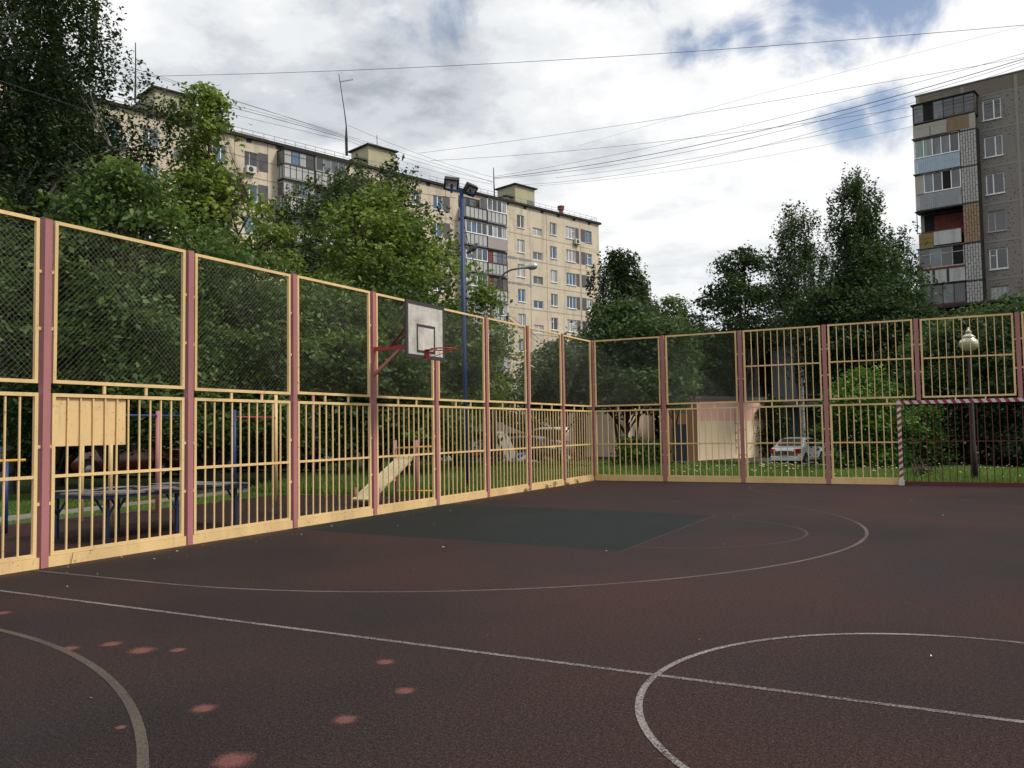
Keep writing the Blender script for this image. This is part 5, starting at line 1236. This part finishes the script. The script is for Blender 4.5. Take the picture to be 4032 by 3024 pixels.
for i, (x, d, ty, rm) in enumerate(((20, 33, 800, 2.6), (210, 35, 800, 2.8), (390, 38, 800, 3.0), (540, 40, 805, 3.0), (690, 43, 810, 3.2), (830, 50, 815, 3.4), (960, 58, 820, 3.6), (1060, 68, 820, 3.8), (1190, 73, 830, 4.3))):
    bush(sh[i], x, d, ty, rm, 'shade', 200, 60+i, .17, 0, .6, 80)  # undergrowth row, coloured dark to stand for the shadow among the trunks
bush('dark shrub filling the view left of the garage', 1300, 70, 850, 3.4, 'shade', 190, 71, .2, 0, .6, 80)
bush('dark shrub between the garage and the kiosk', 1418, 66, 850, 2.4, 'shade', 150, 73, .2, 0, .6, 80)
bush('dark shrub beside the shop building entrance', 1668, 60, 860, 1.2, 'dark', 90, 72, .15, 0, .35)
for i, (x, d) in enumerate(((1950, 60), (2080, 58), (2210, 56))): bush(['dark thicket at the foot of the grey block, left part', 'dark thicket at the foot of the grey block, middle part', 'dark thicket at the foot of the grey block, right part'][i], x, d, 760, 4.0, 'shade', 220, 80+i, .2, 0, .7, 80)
bush('ragged weeds of thin dark twigs right of the goal post foot', 1985, 21.3, 990, .35, 'dark', 14, 90, .05, .2, .12, 10)

# small weeds growing through the fence foot
def weeds():
    for i, (u, h) in enumerate(((-1.35, .12), (-1.95, .07), (-2.75, .15), (-3.25, .10), (-4.4, .06), (-16.2, .13))):
        rng = np.random.default_rng(200+i); n = 26; pos = np.stack([rng.normal(.05, .02, n)-(.1 if i == 5 else 0), u+rng.normal(0, .06, n), rng.uniform(.01, h, n)], 1)
        o = empty('weed', (.05, u, 0), ['tiny weed nearest the corner post at the fence foot', 'tiny weed second from the corner at the fence foot', 'leafy weed at the fence foot, biggest of those near the corner', 'leafy weed just left of the biggest one near the corner', 'small weed at the fence foot just past the sixth post from the left', 'green weed behind the lowest rail beside the leftmost whole post'][i], 'weed', 'weeds along the fence foot')
        MB().tube([(.05, u, 0), (.06, u+.02, h)], .004, 4).build('stem', LF['bush'], o); leaves_mesh('leaves', pos, .04, np.clip(rng.normal(.6, .2, n), 0, 1), LF['bush'], o, rng)
weeds()

# grass
def grass():
    rng = np.random.default_rng(5)
    def blades(name, n, xs, ys, hr, label, wid=.016, pred=None, tb=.0):
        x = rng.uniform(*xs, n); y = rng.uniform(ys[0], ys[1], n)
        if pred is not None: k = pred(x, y); x, y = x[k], y[k]
        n = len(x); cl_ = .5+.5*np.sin(x*1.3+np.sin(y*.9)*2)*np.sin(y*1.1+x*.5); h = rng.uniform(*hr, n)*(.6+.7*cl_)
        t = np.clip((y-1)/26, 0, 1); z = -.7*t*t*(3-2*t)-.02; a = rng.uniform(0, 2*PI, n); w = wid*rng.uniform(.6, 1.4, n)
        lx, ly = rng.normal(0, .35, n)*h, rng.normal(0, .35, n)*h
        v = np.empty((n, 3, 3)); v[:, 0] = np.stack([x-np.cos(a)*w, y-np.sin(a)*w, z], 1); v[:, 1] = np.stack([x+np.cos(a)*w, y+np.sin(a)*w, z], 1); v[:, 2] = np.stack([x+lx, y+ly, z+h], 1)
        tone = np.clip(.35+.3*cl_+tb+rng.normal(0, .18, n), 0, 1)
        o = np_mesh(name, v.reshape(-1, 3), 3, GRASSM, None, tone); o['kind'] = 'stuff'; o['label'] = label; o['category'] = 'grass'
    GRASSM = leaf_mat('grass_blades', (.048, .090, .020), (.11, .195, .044), (.24, .33, .11), .4)
    edge = lambda x, y: np.where(y < -14, -5.6, np.where(y < -5.9, -5.6-(y+14)*.185, -7.1-(y+5.9)*.24))
    outer = lambda x, y: np.where(y < -12.9, -6.85, np.where(y < -6, -6.85-(y+12.9)*.18, -8.1-(y+6)*.23))
    padx = lambda y: np.where(y < -9.8, -5.08, -5.08-(y+9.8)*.11)
    blades('grass', 60000, (-7.5, -5.0), (-17, -6.5), (.02, .055), 'grass strip between the workout pad and the path', .011, lambda x, y: (x < padx(y)-.03) & (x > edge(x, y)+.04))
    blades('grass', 60000, (-12, -6.8), (-18, -6), (.04, .10), 'worn grass under the trees beyond the path', .012, lambda x, y: x < outer(x, y)-.05, .0)
    blades('grass', 110000, (-9, -.12), (-6.5, 7), (.10, .34), 'tall lush grass between the hoop fence and the rubble', .014, lambda x, y: ((y > -6.3) & (x > edge(x, y)+.05)) & ~((x < -3.2) & (y < -6.6)))
    blades('grass', 90000, (-22, 0), (7, 26), (.10, .30), 'grass stretching from the corner towards the garage', .03)
    blades('grass', 120000, (-2, 19), (.12, 9), (.08, .24), 'grass just behind the goal fence', .014)
    blades('grass', 100000, (-2, 22), (9, 24), (.08, .24), 'grass in front of the parked white cars', .026)
    # white flower heads
    fm = plain('white_flower', (.62, .62, .55), .7); n = 260; x = rng.uniform(1.5, 14, n); y = rng.uniform(.5, 14, n); mb = MB()
    for i in range(n):
        z = gz(y[i])+rng.uniform(.16, .3); s = rng.uniform(.012, .03)*(1+y[i]*.04); mb.lathe((x[i], y[i], z), [(s, 0), (s*.8, s*.5)], 6)
    tag(mb.build('wild_flowers', fm), 'small white flower heads dotted through the grass behind the goal', 'flowers', kind='stuff')
grass()

# ------------------------------------------------------------------ antennas, cables, birds
def mast(label, pts, rad, yagi=None, d=None, extra=None):
    P_ = [at_depth(x, y, d) for x, y in pts]; r = empty('antenna_mast', P_[-1], label, 'antenna')
    MB().tube(P_[::-1], rad, 6).build('pole', DKM, r)
    if yagi:
        (x0, y0), (x1, y1) = yagi; a, b = at_depth(x0, y0, d), at_depth(x1, y1, d); mb = MB().tube([a, b], .025, 5); k = 8
        for i in range(k): c = a.lerp(b, (i+.5)/k); mb.tube([c+Vector((0, 0, -.14)), c+Vector((0, 0, .14))], .012, 4)
        mb.build('aerial', DKM, r)
    if extra: 
        mb = MB(); c = P_[len(P_)//2]; 
        for s in (-1, 1): mb.tube([c, c+Vector((0, .35*s, .12)), c+Vector((0, .5*s, -.1))], .02, 5)
        mb.build('bracket', DKM, r)
D1, D2, D3 = 63.0, 74.0, 92.0
def dep(u, z=26.4, o=0): return (FL.p(u, z, o)-C).dot(_F)
D1, D2, D3, = dep(55.1), dep(36.3), dep(17.5)
mast('tall thin antenna mast beside the leftmost roof hut', [(292.5, 92), (293, 140), (292, 222)], [.09, .05, .035], ((293, 128), (316, 139)), D1, True)
mast('bent leaning antenna mast left of the middle roof hut', [(732, 160), (738, 200), (744, 240), (748, 272), (748, 300), (749, 336)], [.13, .13, .06, .045, .035, .03], ((733, 177), (763, 172)), D2)
mast('straight antenna mast left of the right-hand roof hut', [(1066, 362), (1067, 395), (1068, 424)], [.08, .06, .04], None, D3)
mast('short bare rod on top of the middle roof hut', [(814, 292), (815, 320)], [.03, .03], None, D2+3)
def cable(label, A, B, sag, r=.03, grp='overhead cables between the two apartment blocks'):
    mb = MB(); n = 26; pts = []
    for i in range(n+1): t = i/n; p = A.lerp(B, t); p.z -= sag*4*t*(1-t); pts.append(p)
    o = mb.tube(pts, r*.62, 4).build('overhead_cable', CABLE, loc=A); tag(o, label, 'cable', grp)
def cab(label, a, da, b, db, mid=None, r=.03, grp='overhead cables between the two apartment blocks'):
    A, B = at_depth(*a, da), at_depth(*b, db); sag = 0
    if mid:   # choose the sag so that the span passes the given row
        def yat(p): v = p-C; z = v.dot(_F); return (2016+FPX*v.dot(CR)/z)/SC, (1512-FPX*v.dot(CU)/z)/SC
        lo, hi = -3.0, 14.0
        for _ in range(40):
            s = (lo+hi)/2; best = None
            for i in range(1, 60):
                t = i/60; p = A.lerp(B, t); p.z -= s*4*t*(1-t); q = yat(p)
                if best is None or abs(q[0]-mid[0]) < abs(best[0]-mid[0]): best = q
            if best[1] < mid[1]: lo = s
            else: hi = s
        sag = s
    cable(label, A, B, sag, r, grp)
cab('long single cable high over the court from the leftmost antenna mast', (297, 165), D1, (2400, 37), 48, (1317, 122), .026)
cab('cable from the middle roof hut to the grey block, uppermost of the lower fan', (905, 331), D2+5, (2300, 108), 55, (1500, 245), .022)
cab('thick twisted cable from the right-hand antenna mast, lowest point of the main bundle', (1068, 384), D3, (2300, 100), 56, (1500, 315), .042)
cab('thin cable running just under the thick twisted one', (1068, 386), D3, (2300, 104), 56, (1490, 325), .026)
cab('cable just above the thick twisted one', (1068, 381), D3, (2300, 90), 55, (1480, 303), .022)
cab('cable ending behind the left corner of the grey block, upper', (930, 347), D2+8, (1990, 228), 68, (1500, 297), .024)
cab('cable ending behind the left corner of the grey block, lower', (1200, 384), D3, (1990, 245), 68, (1500, 342), .022)
cab('straight cable crossing the fan from low left to high right', (1110, 400), D3, (2300, 108), 56, (1560, 335), .022)
cab('faint lowest cable reaching towards the grey block', (1150, 402), D3, (2050, 255), 68, (1500, 362), .016)
cab('faint high cable rising to the top right corner', (1250, 315), 90, (2400, 10), 60, (1800, 160), .014)
g2 = 'cables slung between the rooftop masts'
cab('roof cable from the leftmost mast, topmost strand', (232, 130), D1-4, (752, 297), D2, (480, 208), .022, g2)
cab('roof cable from the leftmost mast, second strand', (232, 136), D1-4, (1068, 395), D3, (751, 292), .022, g2)
cab('roof cable bundle strand passing under the leftmost yagi', (250, 170), D1, (750, 298), D2, (520, 232), .022, g2)
cab('roof cable bundle thick strand with a dark joint box', (250, 172), D1, (752, 301), D2, (520, 238), .034, g2)
cab('roof cable bundle lowest strand', (240, 186), D1, (752, 306), D2, (520, 251), .022, g2)
cab('roof cable from the bent mast, topmost strand', (751, 270), D2, (1066, 383), D3, (900, 331), .022, g2)
cab('roof cable from the bent mast, middle strand', (751, 297), D2, (1064, 392), D3, (900, 348), .024, g2)
cab('roof cable from the bent mast, lowest strand', (751, 303), D2, (1064, 398), D3, (900, 358), .022, g2)
pt = Vector((-1.13, -5.25, 7.15)); A = at_depth(-40, 163, 13); 
def span(name_label, A, B, sag, r): cable(name_label, A, B, sag, r, 'service cables on the blue mast')
cab('pale service cable sweeping from the left edge to the blue mast', (-40, 160), 13.5, (985, 428), (pt-C).dot(_F), (500, 330), .009, 'service cables on the blue mast')
dP = (pt-C).dot(_F)
cab('black cable hanging from the blue mast down to the street lamp', (990, 432), dP+.2, (1066, 655), 30, (1031, 590), .014, 'service cables on the blue mast')
cab('thin cable sloping from the street lamp down behind the corner fence', (1066, 655), 30, (1180, 745), 34, (1120, 697), .014, 'service cables on the street lamp')
cab('second thin cable sloping from the street lamp towards the garage', (1066, 662), 30, (1230, 800), 40, (1140, 722), .014, 'service cables on the street lamp')
def bird(label, x, y, d, s, ang):
    c = at_depth(x, y, d); rg = Vector((CR.x, CR.y, 0)).normalized(); u = Vector((0, 0, 1)); q = lambda a, b: c+(rg*a+u*b)*s; f = Vector((_F.x, _F.y, 0)).normalized()*s
    r = empty('pigeon', c, label, 'bird'); ca, sa = math.cos(ang), math.sin(ang); R_ = lambda a, b: q(a*ca-b*sa, a*sa+b*ca)
    PG = plain('pigeon_feathers', (.035, .037, .042), .7, 0, .4, 30)
    mb = MB(); mb.tube([R_(-.175, -.07), R_(-.12, -.045), R_(-.07, -.02), R_(0, .0), R_(.06, .02), R_(.095, .05), R_(.115, .085), R_(.135, .10), R_(.16, .095)], [.012*s, .026*s, .05*s, .072*s, .068*s, .045*s, .034*s, .032*s, .012*s], 12)
    mb.build('body', PG, r, smooth=True)
    for sd_ in (-1, 1):
        mb = MB(); o = f*.055*sd_; mb.prism([R_(.06, .035)+o, R_(.03, .06)+o, R_(-.08, .02)+o, R_(-.19, -.06)+o, R_(-.15, -.075)+o, R_(-.03, -.04)+o], f*.014*sd_); mb.build('wing', plain('pigeon_wing', (.05, .052, .058), .7, 0, .4, 25), r)
        mb = MB().tube([R_(.02, -.06)+o*.4, R_(.03, -.10)+o*.4, R_(.045, -.105)+o*.4], .005*s, 5); mb.build('foot', plain('pigeon_foot', (.2, .06, .05)), r)
    mb = MB().tube([R_(.158, .096), R_(.185, .085)], [.009*s, .002*s], 6); mb.build('beak', BLK, r)
p = (1020, 540)
bird('pigeon perched on the black cable below the blue mast', 1021, 538, 21.5, 1.0, .25)
bird('small dark bird sitting on the roof cables left of the bent mast joint', 871, 340, D2+1, 1.7, .9)
